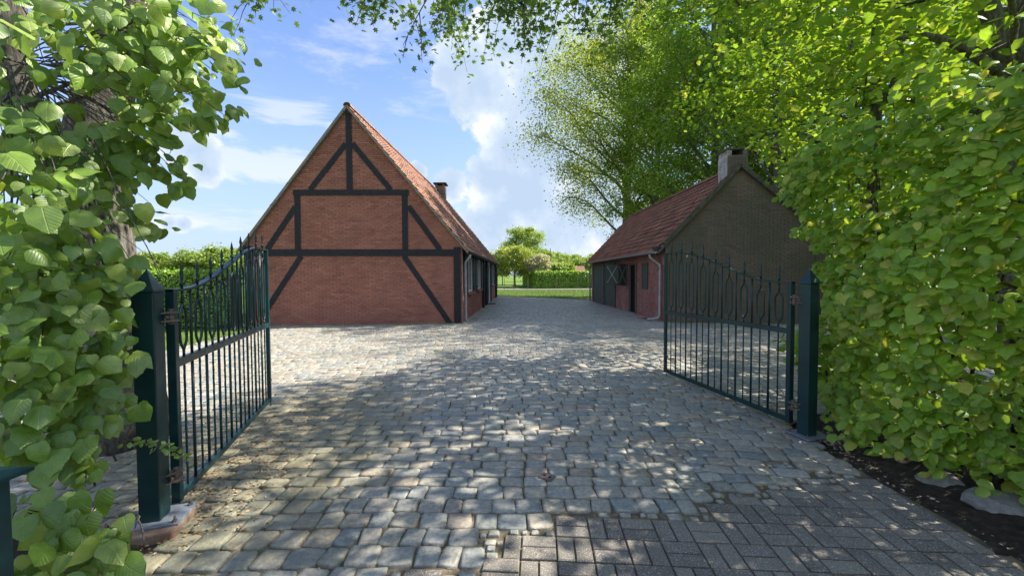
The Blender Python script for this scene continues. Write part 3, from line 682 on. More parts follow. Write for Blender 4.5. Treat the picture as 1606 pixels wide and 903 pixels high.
ridge_tiles(roof, r_n + np.array([0, 0, .03]), r_f + np.array([0, 0, .03]), M['tile'])
m = MB()
for e_, r_ in ((e_rn, r_n), (e_ln, r_n)):
    m.obox((e_ + r_) / 2 - nB * 0.0 + np.array([0, 0, -.015]), (r_ - e_) / 2, nB * 0.055, nrm(np.cross(r_ - e_, nB)) * 0.035)
m.build('verge', M['verge'], barn)
# gutter, downpipes
def gutter(a, b, r, mat, parent):
    a = np.asarray(a, float); b = np.asarray(b, float); d = nrm(b - a); s = np.cross(d, [0, 0, 1.0]); m = MB(); pr = []
    for q in np.linspace(0, math.pi, 8): pr.append((-math.cos(q) * r, -math.sin(q) * r))
    pr2 = pr + [(x * .86, z * .86) for x, z in reversed(pr)]
    m.prism([a + s * x + np.array([0, 0, z]) for x, z in pr2], b - a); return m.build('gutter', mat, parent)
gutter(e_rn + nS * .03 + np.array([0, 0, -.01]), e_rf + nS * .03 + np.array([0, 0, -.03]), .07, M['timber'], barn)
g0 = e_rn + vB * .22 + nS * .03 + np.array([0, 0, -.08]); w0 = A0 + vB * .2 + nS * .07
m = MB(); m.tube([g0, g0 + (0, 0, -.06), w0 + (0, 0, g0[2] - .25), w0 + (0, 0, .1), w0 + nS * .1 + (0, 0, .03)], .042, 10); m.build('downpipe', M['zinc'], barn, smooth=True)
g0 = e_rf - vB * .3 + nS * .03 + np.array([0, 0, -.1]); w0 = A0 + vB * (LB - .2) + nS * .07
m = MB(); m.tube([g0, w0 + (0, 0, g0[2] - .2), w0 + (0, 0, .05)], .04, 8); m.build('downpipe', M['timber'], barn, smooth=True)
# chimney
c = rp(au - 0.25, 12.6, 0)
m = MB(); m.box(c[0] - .30, c[0] + .30, c[1] - .28, c[1] + .28, az - .7, az + .36); ch = m.build('chimney', M['mossy_brick'], barn)
for k in range(2):
    m = MB(); m.box(c[0] - .28 + k * .42, c[0] - .16 + k * .42, c[1] - .26, c[1] + .26, az + .36, az + .47); m.build('chimney_pier', M['brick'], ch)
m = MB(); m.box(c[0] - .40, c[0] + .40, c[1] - .42, c[1] + .42, az + .47, az + .54); m.build('chimney_cap', M['timber'], ch)

# ---- old outbuilding (right)
C0 = gnd(1043, 505); C0[2] = 0; D0 = np.array([C0[0] + 4.65, C0[1] - .80, 0])
uC = nrm(D0 - C0); WC = np.linalg.norm(D0 - C0); nC = nrm(np.array([uC[1], -uC[0], 0])); nC = nC if nC[1] < 0 else -nC
vC = nrm(np.array([-0.031, 1.0, 0])); LC = 10.4; nL = -nrm(np.cross(vC, [0, 0, 1.0]))
def q_(u, v, z, out=0.0): return C0 + uC * u + vC * v + np.array([0, 0, z])
def facC(px, py):
    d = ray(px, py); t = ((C0 - CAMP) @ nC) / (d @ nC); p = CAMP + d * t; return (p - C0) @ uC, p[2]
cu, cz_ = facC(1160, 264); ECZ = 2.62
shed = empty('brick_outbuilding', (C0[0], C0[1], 0), 'low old brick outbuilding with sagging red tile roof and mossy gable, behind the right gate', 'outbuilding')
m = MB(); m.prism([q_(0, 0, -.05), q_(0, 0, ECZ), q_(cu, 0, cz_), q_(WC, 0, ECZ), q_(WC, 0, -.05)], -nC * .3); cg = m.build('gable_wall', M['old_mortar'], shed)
def outc(z):
    if z < ECZ: return (0.0, WC)
    t = (z - ECZ) / (cz_ - ECZ); return None if t > .97 else (cu * t, WC + (cu - WC) * t)
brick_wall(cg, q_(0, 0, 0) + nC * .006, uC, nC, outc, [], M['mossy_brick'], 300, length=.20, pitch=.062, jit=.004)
GC = 2.28
holesC = [(1.55, 2.1, 1.02, 1.98), (2.75, 3.6, 0.0, 2.02), (3.85, 5.0, 1.1, 2.0), (5.55, 7.45, 0.0, 2.12), (7.95, 9.85, 0.0, 2.12)]
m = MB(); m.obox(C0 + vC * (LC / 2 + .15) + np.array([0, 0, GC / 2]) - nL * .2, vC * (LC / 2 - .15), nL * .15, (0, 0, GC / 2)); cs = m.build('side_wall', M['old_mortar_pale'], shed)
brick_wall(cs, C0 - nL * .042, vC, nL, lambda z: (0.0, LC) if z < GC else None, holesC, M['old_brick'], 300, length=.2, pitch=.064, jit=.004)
m = MB(); m.obox(q_(WC - .1, LC / 2, ECZ / 2 - .2), vC * (LC / 2 - .3), nL * .12, (0, 0, ECZ / 2 - .2)); m.build('side_wall', M['old_brick'], shed)
m = MB(); m.prism([q_(.1, LC, 0), q_(.1, LC, ECZ - .2), q_(cu, LC, cz_ - .3), q_(WC - .1, LC, ECZ - .2), q_(WC - .1, LC, 0)], -vC * .25); m.build('back_gable', M['old_brick'], shed)
def hc(h): return C0 + vC * (h[0] + h[1]) / 2 + np.array([0, 0, (h[2] + h[3]) / 2]), (h[1] - h[0]) / 2, (h[3] - h[2]) / 2
def frame_(c, hw, hh, w, mat, name, parent, dep=.04, back=.02, bottom=True):
    m = MB()
    for s in (-1, 1): m.obox(c + vC * s * (hw - w / 2) - nL * back, vC * w / 2, nL * dep, (0, 0, hh))
    m.obox(c + np.array([0, 0, hh - w / 2]) - nL * back, vC * (hw - w - .002), nL * (dep - .002), (0, 0, w / 2))
    if bottom: m.obox(c - np.array([0, 0, hh - w / 2]) - nL * back, vC * (hw - w - .002), nL * (dep - .002), (0, 0, w / 2))
    return m.build(name, mat, parent)
c, hw, hh = hc(holesC[0]); wf = frame_(c, hw, hh, .05, M['greenboard'], 'shuttered_window', shed)
for k in range(4):
    m = MB(); m.obox(c + vC * (-hw + .05 + (k + .5) * (2 * hw - .1) / 4) - nL * .005, vC * ((2 * hw - .1) / 8 - .004), nL * .012, (0, 0, hh - .05)); m.build('board', M['greenboard'], wf)
c, hw, hh = hc(holesC[1]); df = frame_(c, hw, hh, .08, M['oldwood'], 'doorway', shed, bottom=False)
m = MB(); m.obox(c - nL * .046, vC * (hw - .085), nL * .003, (0, 0, hh - .03)); m.build('dark_opening', M['darkin'], df)
c, hw, hh = hc(holesC[2]); wf = frame_(c, hw, hh, .06, M['oldwood'], 'window', shed)
m = MB(); m.obox(c - nL * .046, vC * (hw - .06), nL * .003, (0, 0, hh - .06)); m.build('pane', M['glass'], wf)
m = MB()
m.obox(c - nL * .03, vC * .018, nL * .012, (0, 0, hh - .062)); m.obox(c - nL * .031, vC * (hw - .062), nL * .010, (0, 0, .016)); m.build('glazing_bar', M['white'], wf)
for s in (-1, 1):
    qv = nrm(vC * s * .55 + nL * .85); q = c + vC * s * hw + qv * .28 + nL * .03; m = MB()
    nn = nrm(np.cross(qv, [0, 0, 1.0]))
    m.obox(q, qv * .26, nn * .012, (0, 0, hh)); m.build('shutter', M['greenboard'], shed)
    m = MB()
    for sx in (-1, 1):
        d = nrm(qv * .24 * sx + np.array([0, 0, hh * .9])); m.obox(q + nn * .02 * s, d * .42, nn * .006, np.cross(d, nn) * .014); m.obox(q - nn * .02 * s, d * .42, nn * .006, np.cross(d, nn) * .014)
    m.build('shutter_brace', M['zinc'], shed)
for h in holesC[3:]:
    c, hw, hh = hc(h); gd = frame_(c, hw, hh, .09, M['greenboard'], 'garage_door', shed, bottom=False)
    for k in range(10):
        m = MB(); m.obox(c + vC * (-hw + .1 + (k + .5) * (2 * hw - .2) / 10) - nL * (.02 + .004 * (k % 2)), vC * ((2 * hw - .2) / 20 - .003), nL * .015, (0, 0, hh - .045)); m.build('board', M['greenboard'], gd)
m = MB(); m.obox(C0 + vC * 7.7 + np.array([0, 0, 1.05]) + nL * .012, vC * .13, nL * .03, (0, 0, 1.05)); m.build('door_pier', M['oldwood'], shed)
# roof: slightly sagging
EO = .26; sl2 = (cz_ - GC - .1) / cu
def cr(u, v, z): return C0 + uC * u + vC * v + np.array([0, 0, z])
e1, e2 = cr(-EO, -.02, GC - .02), cr(-EO, LC + .15, GC - .05); k1, k2 = cr(cu, -.02, cz_ + .04), cr(cu, LC + .15, cz_ - .02)
f1, f2 = cr(WC + .2, -.02, ECZ - .15), cr(WC + .2, LC + .15, ECZ - .15)
m = MB()
for (a, b, c, d) in ((e1, e2, k2, k1), (f1, f2, k2, k1)):
    nn = nrm(np.cross(b - a, d - a)); nn = nn if nn[2] > 0 else -nn; m.prism([a, b, c, d], -nn * .05)
croof = m.build('roof', M['oldwood'], shed)
roof_slope(croof, e1 + vC * .30, e2, k1 + vC * .30, k2, M['old_tile'], 300, tw=.21, tl=.25)
roof_slope(croof, f1, f2, k1, k2, M['old_tile'], 0, rest='right_roof_tiles')
ridge_tiles(croof, k1 + vC * .5 + np.array([0, 0, .02]), k2 + np.array([0, 0, .02]), M['old_tile'])
m = MB()
for a, b in ((cr(-.05, .02, ECZ - .12), cr(cu, .02, cz_ + .06)), (cr(WC + .08, .02, ECZ - .12), cr(cu, .02, cz_ + .06))):
    m.obox((a + b) / 2 + np.array([0, 0, .03]) , (b - a) / 2, nC * .17, nrm(np.cross(b - a, nC)) * .06)
m.build('parapet', M['parapet'], shed)
m = MB(); m.obox(cr(-.13, .25, GC + .07), uC * .10, vC * .24, (0, 0, .09)); m.build('eaves_board', M['timber'], shed)
gutter(cr(-EO - .06, -.0, GC + .02), cr(-EO - .06, LC + .2, GC - .03), .065, M['zinc'], shed)
a = cr(-EO - .06, .45, GC - .05); w0 = cr(-.07, .25, 0)
m = MB(); m.tube([a, a + (0, 0, -.1), w0 + (0, 0, GC - .42), w0 + (0, 0, .18), w0 + (0, 0, .1) + nL * .06, w0 + (0, 0, .06) + nL * .42], .045, 10); m.build('downpipe', M['zinc'], shed, smooth=True)
a = cr(-EO - .06, LC + .05, GC - .08); w0 = cr(-.06, LC + .02, 0)
m = MB(); m.tube([a, w0 + (0, 0, GC - .35), w0 + (0, 0, .05)], .04, 8); m.build('downpipe', M['zinc'], shed, smooth=True)
# chimney on the gable peak, with open vents under a slab
cc = cr(cu - .06, .26, 0); zc0 = cz_ - .55
m = MB(); m.obox((cc[0], cc[1], (zc0 + cz_ + .42) / 2), uC * .29, vC * .25, (0, 0, (cz_ + .42 - zc0) / 2)); ch = m.build('chimney', M['mossy_brick'], shed)
m = MB(); m.obox((cc[0], cc[1], (zc0 + cz_ + .42) / 2) - uC * .296, uC * .01, vC * .252, (0, 0, (cz_ + .42 - zc0) / 2)); m.build('limewashed_face', M['limewash'], ch)
for s in (-1, 1):
    m = MB(); m.obox((cc[0], cc[1], cz_ + .50) + uC * s * .23, uC * .065, vC * .25, (0, 0, .08)); m.build('vent_pier', M['limewash' if s < 0 else 'old_mortar'], ch)
m = MB(); m.obox((cc[0], cc[1], cz_ + .605), uC * .34, vC * .30, (0, 0, .025)); m.build('chimney_slab', M['parapet'], ch)
brick_wall(ch, (cc - uC * .29) * [1, 1, 0] - vC * .25 + np.array([0, 0, zc0]) + nC * .006, uC, nC, lambda z: (0, .58) if z < cz_ + .40 - zc0 else None, [], M['mossy_brick'], 0, length=.2, pitch=.062, rest='chimney_bricks')

# loose red bricks at the wall's foot
def loose_brick(x, y, rz, label):
    m = MB(); m.box(-.1, .1, -.05, .05, 0, .06); o = m.build('loose_brick', M['old_brick'], None, local=True, bevel=.005); o.location = (x, y, 0.004); o.rotation_euler = (0, 0, rz)
    tag(o, label, 'brick', 'loose bricks at the foot of the outbuilding')
pb = gnd(1012, 500); loose_brick(pb[0], pb[1], .4, 'loose red brick lying at the wall foot beside the drainpipe end')
loose_brick(pb[0] - .12, pb[1] + .2, 1.2, 'loose red brick lying under the boarded window, nearer the doorway')
# door mat
pm = gnd(764, 476.5); m = MB(); m.box(pm[0] - .25, pm[0] + .45, pm[1] - .35, pm[1] + .35, .006, .03); tag(m.build('doormat', M['timber']), 'black doormat on the cobbles outside the barn door', 'doormat')

# ------------------------------------------------------------------ gate
def gate_leaf(hinge, free, label, flip):
    hinge = np.array(hinge); free = np.array(free); L = np.linalg.norm(free - hinge); d = (free - hinge) / L
    rz = math.atan2(d[1], d[0]); g = empty('gate_leaf', (hinge[0], hinge[1], 0), label, 'gate', 'the two leaves of the entrance gate', rz)
    def top(x):
        t = min(1, max(0, (x / L - .06) / .80)); return 1.45 + .40 * (t * t * (3 - 2 * t))
    P = M['paint']
    def b(name, *a, bev=.003):
        m = MB(); m.box(*a); return m.build(name, P, g, local=True, bevel=bev)
    b('hinge_stile', 0, .05, -.025, .025, .05, 1.455); b('free_stile', L - .04, L, -.02, .02, .05, 1.86)
    b('bottom_rail', .051, L - .041, -.02, .02, .055, .10); b('middle_rail', .051, L - .041, -.019, .019, .948, 1.002)
    m = MB(); n = 28; xs = np.linspace(0.0, L, n)
    for k in range(n - 1):
        x0, x1 = xs[k], xs[k + 1]; z0, z1 = top(x0), top(x1)
        i = len(m.v)
        for x, z in ((x0, z0), (x1, z1)):
            for yy, dz in ((-.021, -.004), (.021, -.004), (.021, .012), (-.021, .012)): m.v.append((x, yy, z + .008 + dz))
        m.f += [(i, i+1, i+5, i+4), (i+1, i+2, i+6, i+5), (i+2, i+3, i+7, i+6), (i+3, i, i+4, i+7)]
    m.build('top_rail', P, g, local=True)
    x0, x1 = .05, L - .04; nl = 9; st = (x1 - x0) / nl
    def cyl(name, x, za, zb, r, sides=8, tw=False):
        m = MB()
        if tw:
            nseg = int((zb - za) / .03); m.tube([(x + .0006 * math.cos(k * 1.6), .0006 * math.sin(k * 1.6), za + (zb - za) * k / nseg) for k in range(nseg + 1)], [r * (1 + .22 * (k % 2)) for k in range(nseg + 1)], 6)
        else: m.tube([(x, 0, za), (x, 0, zb)], r, sides)
        return m.build(name, P, g, local=True, smooth=True)
    fin = None; y4 = (0, 0)
    for k in range(nl):
        x = x0 + (k + .5) * st; zt = top(x); zl = zt - .085
        cyl('thin_bar', x, .1, .948, .0068, tw=True)
        hwid = .047; m = MB(); za = 1.045
        c_ = [(x, za), (x + .018, za + .022), (x + hwid - .006, za + .055), (x + hwid, za + .085), (x + hwid, zl - .085), (x + hwid - .006, zl - .055), (x + .018, zl - .02), (x, zl)]
        pts = [(p, 0, q) for p, q in c_] + [(2 * x - p, 0, q) for p, q in reversed(c_[:-1])]
        m.tube(pts, .0092, 6, cap=False); m.tube([(x, 0, 1.0), (x, 0, za)], .0092, 6); m.tube([(x, 0, zl), (x, 0, zt + .008)], .0092, 6)
        m.build('scroll_ring', P, g, local=True, smooth=True)
        if fin is None:
            m = MB(); m.tube([(0, 0, 0), (0, 0, .018), (0, 0, .022), (0, 0, .034), (0, 0, .046), (0, 0, .05), (0, 0, .062), (0, 0, .07), (0, 0, .082), (0, 0, .11), (0, 0, .15), (0, 0, .172)],
                             [.008, .007, .013, .017, .012, .007, .006, .012, .007, .013, .006, .001], 8)
            fin = m.build('finial', P, g, local=True, smooth=True); fin.location = (x, 0, zt + .018)
        else:
            o = fin.copy(); COL.objects.link(o); o.parent = g; o.location = (x, 0, zt + .018)
        if k < nl - 1: cyl('bar', x0 + (k + 1) * st, .1, .956, .0105); cyl('upper_bar', x0 + (k + 1) * st, 1.0, top(x0 + (k + 1) * st) + .008, .010)
    # drop bolt at the free end
    m = MB(); m.tube([(L - .07, -.032 * flip, .50), (L - .10, -.032 * flip, .50), (L - .10, -.032 * flip, .02)], .006, 8); m.box(L - .12, L - .04, -.034 if flip > 0 else .021, -.021 if flip > 0 else .034, .30, .33)
    m.build('drop_bolt', M['paint'], g, local=True)
    return g, d
HL, FL = (-2.235, 2.575, 0), (-2.93, 4.73, 0)
HR, FR = (2.80, 3.93, 0), (2.345, 6.05, 0)
gate_leaf(HL, FL, 'open green wrought iron gate leaf with spear finials, beside the lime tree at left', 1)
gate_leaf(HR, FR, 'open green wrought iron gate leaf with spear finials, in front of the outbuilding gable', -1)
def gate_post(x, y, label, rz, hdir, foot):
    g = empty('gate_post', (x, y, 0), label, 'gate post', 'the two posts of the entrance gate', rz); w = .056
    z0 = .055 if foot else .012
    m = MB(); m.box(-w, w, -w, w, z0 + .012, 1.455); m.build('post', M['paint'], g, local=True, bevel=.006)
    m = MB(); e = w + .004
    i = [(-e, -e, 1.456), (e, -e, 1.456), (e, e, 1.456), (-e, e, 1.456), (-e, -e, 1.470), (e, -e, 1.470), (e, e, 1.470), (-e, e, 1.470), (0, 0, 1.60)]
    m.v += i; m.f += [(0, 3, 2, 1), (0, 1, 5, 4), (1, 2, 6, 5), (2, 3, 7, 6), (3, 0, 4, 7), (4, 5, 8), (5, 6, 8), (6, 7, 8), (7, 4, 8)]; m.build('cap', M['paint'], g, local=True)
    m = MB(); m.box(-.12, .17, -.11, .13, z0, z0 + .011); pl = m.build('base_plate', M['steel'], g, local=True, bevel=.002)
    for bx, by in ((.14, .10), (.14, -.08), (-.09, .10), (-.09, -.08)):
        m = MB(); m.tube([(bx, by, z0 + .011), (bx, by, z0 + .022)], .014, 6); m.tube([(bx, by, z0 + .022), (bx, by, z0 + .045)], .006, 6); m.build('bolt', M['iron'], pl, local=True)
    hd = np.array([math.cos(hdir), math.sin(hdir), 0]); sd = np.array([-hd[1], hd[0], 0])
    for z in (1.30, .28):
        m = MB()
        for dz in (-.026, .026): m.obox(hd * (w + .040) + np.array([0, 0, z + dz]), hd * .052, sd * .030, (0, 0, .0045))
        m.tube([tuple(hd * (w + .058) + np.array([0, 0, z - .048])), tuple(hd * (w + .058) + np.array([0, 0, z + .048]))], .016, 10)
        m.tube([tuple(hd * (w + .02) + sd * .02 + np.array([0, 0, z])), tuple(hd * (w + .02) - sd * .045 + np.array([0, 0, z]))], .010, 6)
        m.build('hinge', M['iron'], g, local=True)
    if foot:
        m = MB(); m.box(-.15, .17, -.17, .13, -.03, z0 - .001); o = m.build('brick_footing', M['footing'], g, local=True, bevel=.012)
PL = (-2.215, 2.40); PR = (2.80, 3.72)
gate_post(PL[0], PL[1], 'square dark green gate post with pyramid cap on a brick footing, left of the opening', R(15), R(48), True)
gate_post(PR[0], PR[1], 'square dark green gate post with pyramid cap touching the leafy hedge on the right', R(15), R(128), False)
# small post in the near left corner
g = empty('low_post', (-1.66, 1.22, 0), 'low dark green post with overhanging flat cap in the near left corner', 'post')
cpt = at(22, 752, 1.25); g.location = (cpt[0] - .175, 1.27, 0)
m = MB(); m.box(-.06, .06, -.06, .06, -.02, .885); m.build('post', M['paint'], g, local=True, bevel=.004)
m = MB(); e = .098; m.v += [(-e, -e, .876), (e, -e, .876), (e, e, .876), (-e, e, .876), (-e, -e, .888), (e, -e, .888), (e, e, .888), (-e, e, .888), (0, 0, .915)]
m.f += [(0, 3, 2, 1), (0, 1, 5, 4), (1, 2, 6, 5), (2, 3, 7, 6), (3, 0, 4, 7), (4, 5, 8), (5, 6, 8), (6, 7, 8), (7, 4, 8)]; m.build('cap', M['paint'], g, local=True)
# gate stop plate set between the cobbles
ps = gnd(858, 749); g = empty('gate_stop', (ps[0], ps[1], 0.0), 'small rusty iron gate stop plate with two holes sunk among the cobbles', 'gate stop', rz=R(-35))
m = MB(); m.box(-.055, .055, -.045, .045, -.01, .014); m.build('plate', M['iron'], g, local=True, bevel=.002)
m = MB(); m.tube([(-.022, 0, .013), (-.022, 0, .0155)], .011, 10); m.tube([(.024, 0, .013), (.024, 0, .0155)], .011, 10); m.build('hole_rim', M['darkin'], g, local=True)

# ------------------------------------------------------------------ rocks by the hedge
def rock(c, s, seed, label):
    rg = np.random.default_rng(seed); n, k = 26, 15; V = []; fs = []
    cuts = [(nrm(rg.normal(0, 1, 3)), rg.uniform(.62, .9)) for _ in range(12)]
    for i in range(k + 1):
        th = math.pi * i / k
        for j in range(n):
            ph = 2 * math.pi * j / n; v = np.array([math.sin(th) * math.cos(ph), math.sin(th) * math.sin(ph), math.cos(th)])
            r = 1.0
            for nn, dd in cuts:
                q = v @ nn
                if q > .05: r = min(r, dd / q)
            V.append(v * r * s * (1 + rg.normal(0, .022)))
    for i in range(k):
        for j in range(n): fs.append((i*n+j, i*n+(j+1)%n, (i+1)*n+(j+1)%n, (i+1)*n+j))
    me = bpy.data.meshes.new('rock'); me.from_pydata([tuple(p) for p in V], [], fs); me.update()
    o = link('rock', me, None, M['rock']); o.location = c; tag(o, label, 'rock', 'pale rocks under the hedge')
rock((3.20, 2.88, .0), (.20, .13, .075), 3, 'smaller pale limestone rock under the right hedge, further from the camera')
rock((3.26, 2.55, .01), (.30, .17, .105), 8, 'larger pale limestone rock under the right hedge at the picture edge')

# ------------------------------------------------------------------ foliage tools
def heart(cup=0.10, wide=1.0, asym=0.0, curl=0.12, seed=0):
    """lime leaf: unit length along +y, normal +z, folded on its midrib, unevenly toothed outline"""
    rg = random.Random(seed)
    prof = [(0.16, 0.00), (0.36, 0.05), (0.475, 0.24), (0.485, 0.42), (0.43, 0.60), (0.32, 0.76), (0.16, 0.90)]
    zc = lambda x, y: -cup * (abs(x) * 1.6) ** 1.5 - curl * max(0, y - .35) ** 2 * 1.6 + .025 * math.sin(y * 8 + x * 7 + seed)
    v = [(0, .06, .0), (0, .45, .03), (asym * .3, 1.03, zc(0, 1.05))]; n = len(prof)
    for s in (-1, 1):
        for x, y in prof:
            xx = s * x * wide * (1 + s * asym) * (1 + rg.uniform(-.07, .07)); yy = y + rg.uniform(-.025, .025); v.append((xx, yy, zc(xx, yy)))
    f = []
    for k in (0, 1):
        b = 3 + k * n
        q = [(0, b, b+1), (0, b+1, 1), (1, b+1, b+2), (1, b+2, b+3), (1, b+3, b+4), (1, b+4, b+5), (1, b+5, 2), (2, b+5, b+6)]
        f += [t if k else t[::-1] for t in q]
    return v, f
def small_leaf():
    v = [(0, 0, 0), (-.36, .38, -.05), (.36, .38, -.05), (0, .45, .03), (0, 1, -.08), (-.26, .74, -.06), (.26, .74, -.06)]
    return v, [(0, 3, 1), (0, 2, 3), (1, 3, 5), (3, 2, 6), (3, 4, 5), (3, 6, 4)]
QUAD = ([(0, 0, 0), (-.36, .45, -.03), (0, 1, 0), (.36, .45, -.03)], [(0, 2, 1), (0, 3, 2)])
MAPLE = ([(0, 0, 0), (-.22, .18, 0), (-.52, .22, -.03), (-.30, .42, 0), (-.46, .72, -.04), (-.14, .62, 0), (0, 1.0, -.05), (.14, .62, 0), (.46, .72, -.04), (.30, .42, 0), (.52, .22, -.03), (.22, .18, 0), (0, .4, .03)],
         [(12, i, i + 1) for i in range(11)] + [(12, 11, 0)])
def orient(n_out, tip, size):
    """leaf frames from normals and tip directions"""
    z = nrm(n_out); y = tip - z * np.sum(tip * z, 1, keepdims=True); y = nrm(y); x = np.cross(y, z)
    return frames(x, y, z, size * .95, size, size)
def leafset(parent, P, Nrm, Tip, size, tmpl, mat, nparts=0, name='leaf', rest='foliage', variants=None):
    Rm = orient(Nrm, Tip, size)
    tv, tf = tmpl
    if nparts: pieces(name, rest, variants or [tv], tf, Rm, P, mat, parent, nparts, smooth=True)
    else: stamp(rest, tv, tf, Rm, P, mat, parent)
def curve_pts(a, b, n, sag=0.0, wob=0.0, rg=rnd):
    a = np.asarray(a, float); b = np.asarray(b, float); L = np.linalg.norm(b - a); out = []
    k1 = np.array([rg.uniform(-1, 1) for _ in range(3)]) * wob * L; k2 = np.array([rg.uniform(-1, 1) for _ in range(3)]) * wob * L * .6
    for i in range(n):
        t = i / (n - 1); p = a + (b - a) * t + k1 * math.sin(math.pi * t) + k2 * math.sin(2 * math.pi * t); p[2] += sag * L * math.sin(math.pi * t); out.append(p)
    return out

GABLE_VIEW = [(1118, 205), (1182, 205), (1210, 285), (1250, 335), (1276, 400), (1286, 520), (1030, 520), (1030, 370)]
TRUNK_VIEW = [((1590, 260), (1582, 120), 10), ((1582, 120), (1545, -10), 12), ((1588, 140), (1630, 20), 9), ((1560, 112), (1450, 56), 10), ((1368, 380), (1374, 180), 9), ((1374, 200), (1410, 110), 6), ((1330, 240), (1255, 212), 8), ((1218, 260), (1216, 70), 9)]
def trim(P, gable=True, lines=0.85):
    """leaves pruned clear of the outbuilding's gable and thinned in front of the trunks"""
    px, py, z = proj(P); k = np.zeros(len(P), bool)
    if gable: k |= in_poly(px + 12 * np.sin(py * .09) + 7 * np.sin(py * .23) , py + 9 * np.sin(px * .11), GABLE_VIEW)
    for (x0, y0), (x1, y1), w in TRUNK_VIEW:
        dx, dy = x1 - x0, y1 - y0; t = np.clip(((px - x0) * dx + (py - y0) * dy) / (dx * dx + dy * dy), 0, 1)
        k |= (np.hypot(px - x0 - t * dx, py - y0 - t * dy) < w) & (NR.random(len(P)) < lines)
    return ~k
def make_tree(name, base, h, tr, crown_r, z_lo, label, cat, mat, nleaf, lsize, seed, group=None, limbs=26, lean=(0, 0), shape='round', tmpl=QUAD, nparts=0,
              sub=6, droop=0.0, clump=0.30, side=None, prune=False, vz=.8, thin=None, stems=None, part_name='leaf', bark='bark', limb_up=0.45, maxz=None, dens=None):
    rg = random.Random(seed); ng = np.random.default_rng(seed)
    e = empty(name, (base[0], base[1], 0), label, cat, group)
    B = np.array([base[0], base[1], -.03]); topp = B + np.array([lean[0], lean[1], h * .93])
    tp = curve_pts(B, topp, 12, 0, .012, rg); rad = [tr * (1 - .82 * (i / 11)) * (1.28 if i == 0 else 1) for i in range(12)]
    m = MB(); m.tube(tp, rad, 10); cents = []; wts = []
    for i in range(limbs):
        t = z_lo / h + (.97 - z_lo / h) * ((i + rg.random() * .8) / limbs); k = min(10.999, t * 11); p0 = tp[int(k)] * (1 - k % 1) + tp[int(k) + 1] * (k % 1)
        az = i * 2.39996 + rg.uniform(-.4, .4); tt = (t - z_lo / h) / (1 - z_lo / h)
        env = {'round': math.sin(math.pi * min(1, .18 + tt * .78)) ** .7, 'tall': (.75 + .25 * math.sin(math.pi * tt)) * (1 - tt ** 4 * .75), 'cone': 1.05 - tt * .85}[shape]
        Lb = crown_r * env * rg.uniform(.78, 1.12)
        if side is not None:
            dv = math.cos(az) * side[0] + math.sin(az) * side[1]
            if dv < -.2: Lb *= .55
            elif dv > .3: Lb *= side[2] if len(side) > 2 else 1.15
        up = limb_up * Lb * (1 - droop) + .1 * Lb * tt
        if prune and in_poly(*[np.array([q]) for q in proj(p0[None] + np.array([[math.cos(az) * Lb * .8, math.sin(az) * Lb * .8, up * .8]]))[:2]], GABLE_VIEW)[0].any(): Lb *= .35; up *= .35
        p1 = p0 + np.array([math.cos(az) * Lb, math.sin(az) * Lb, up])
        lp = curve_pts(p0, p1, 7, .10 - droop * .1, .06, rg); r0_ = max(.012, rad[int(k)] * rg.uniform(.32, .5))
        m.tube(lp, [r0_ * (1 - .85 * q / 6) for q in range(7)], 6, cap=False)
        for j in range(sub):
            s = .22 + .78 * (j + rg.random()) / sub; kk = min(5.999, s * 6); q0 = lp[int(kk)] * (1 - kk % 1) + lp[int(kk) + 1] * (kk % 1)
            a2 = az + rg.choice((-1, 1)) * rg.uniform(.4, 1.25); l2 = Lb * rg.uniform(.22, .45) * (1.15 - s * .45)
            q1 = q0 + np.array([math.cos(a2) * l2, math.sin(a2) * l2, l2 * rg.uniform(-.15, .5) - droop * l2 * .7])
            sp = curve_pts(q0, q1, 4, .05, .08, rg); m.tube(sp, [r0_ * .34 * (1 - .8 * q / 3) for q in range(4)], 4, cap=False)
            for u in (.35, .7, 1.02): cents.append(q0 + (q1 - q0) * u); wts.append(l2)
        cents.append(p1); wts.append(Lb * .3)
    for pts_, rr_ in (stems or []): m.tube(pts_, rr_, 9)
    trunk = m.build('trunk', M[bark], e, smooth=True)
    C = np.array(cents); wv = np.array(wts)
    if dens is not None: wv = wv * dens(C)
    ci = ng.choice(len(C), nleaf, p=wv / wv.sum())
    sp = np.clip(np.array(wts)[ci] * clump, .10, 1.0)[:, None]
    P = C[ci] + ng.normal(0, 1, (nleaf, 3)) * sp * [1, 1, vz]
    if maxz is not None: P = P[P[:, 2] < maxz]
    P = P[P[:, 2] > .25]
    if thin: P = P[(P[:, 2] < thin[0]) | (NR.random(len(P)) < thin[1])]
    if prune: P = P[trim(P)]
    n = len(P)
    Nn = nrm(np.array([0, 0, 1.0]) + ng.normal(0, .55, (n, 3))); Tp = nrm(ng.normal(0, 1, (n, 3)) * [1, 1, .4] + [0, 0, -.45])
    sz = lsize * ng.uniform(.65, 1.25, n)
    if nparts: leafset(e, P, Nn, Tp, sz, tmpl, mat, nparts, part_name)
    else:
        st = stamp('crown', tmpl[0], tmpl[1], orient(Nn, Tp, sz), P, mat, e)
    return e
HEART = heart(); SMALL = small_leaf()
HV = [heart(c, w, a, cu, q)[0] for q, (c, w, a, cu) in enumerate([(.04, 1.0, .05, .1), (.14, .92, -.08, .25), (.25, 1.05, .1, .45), (.34, .82, -.05, .2), (.10, .88, .12, .6), (.45, .95, 0, .35)])]

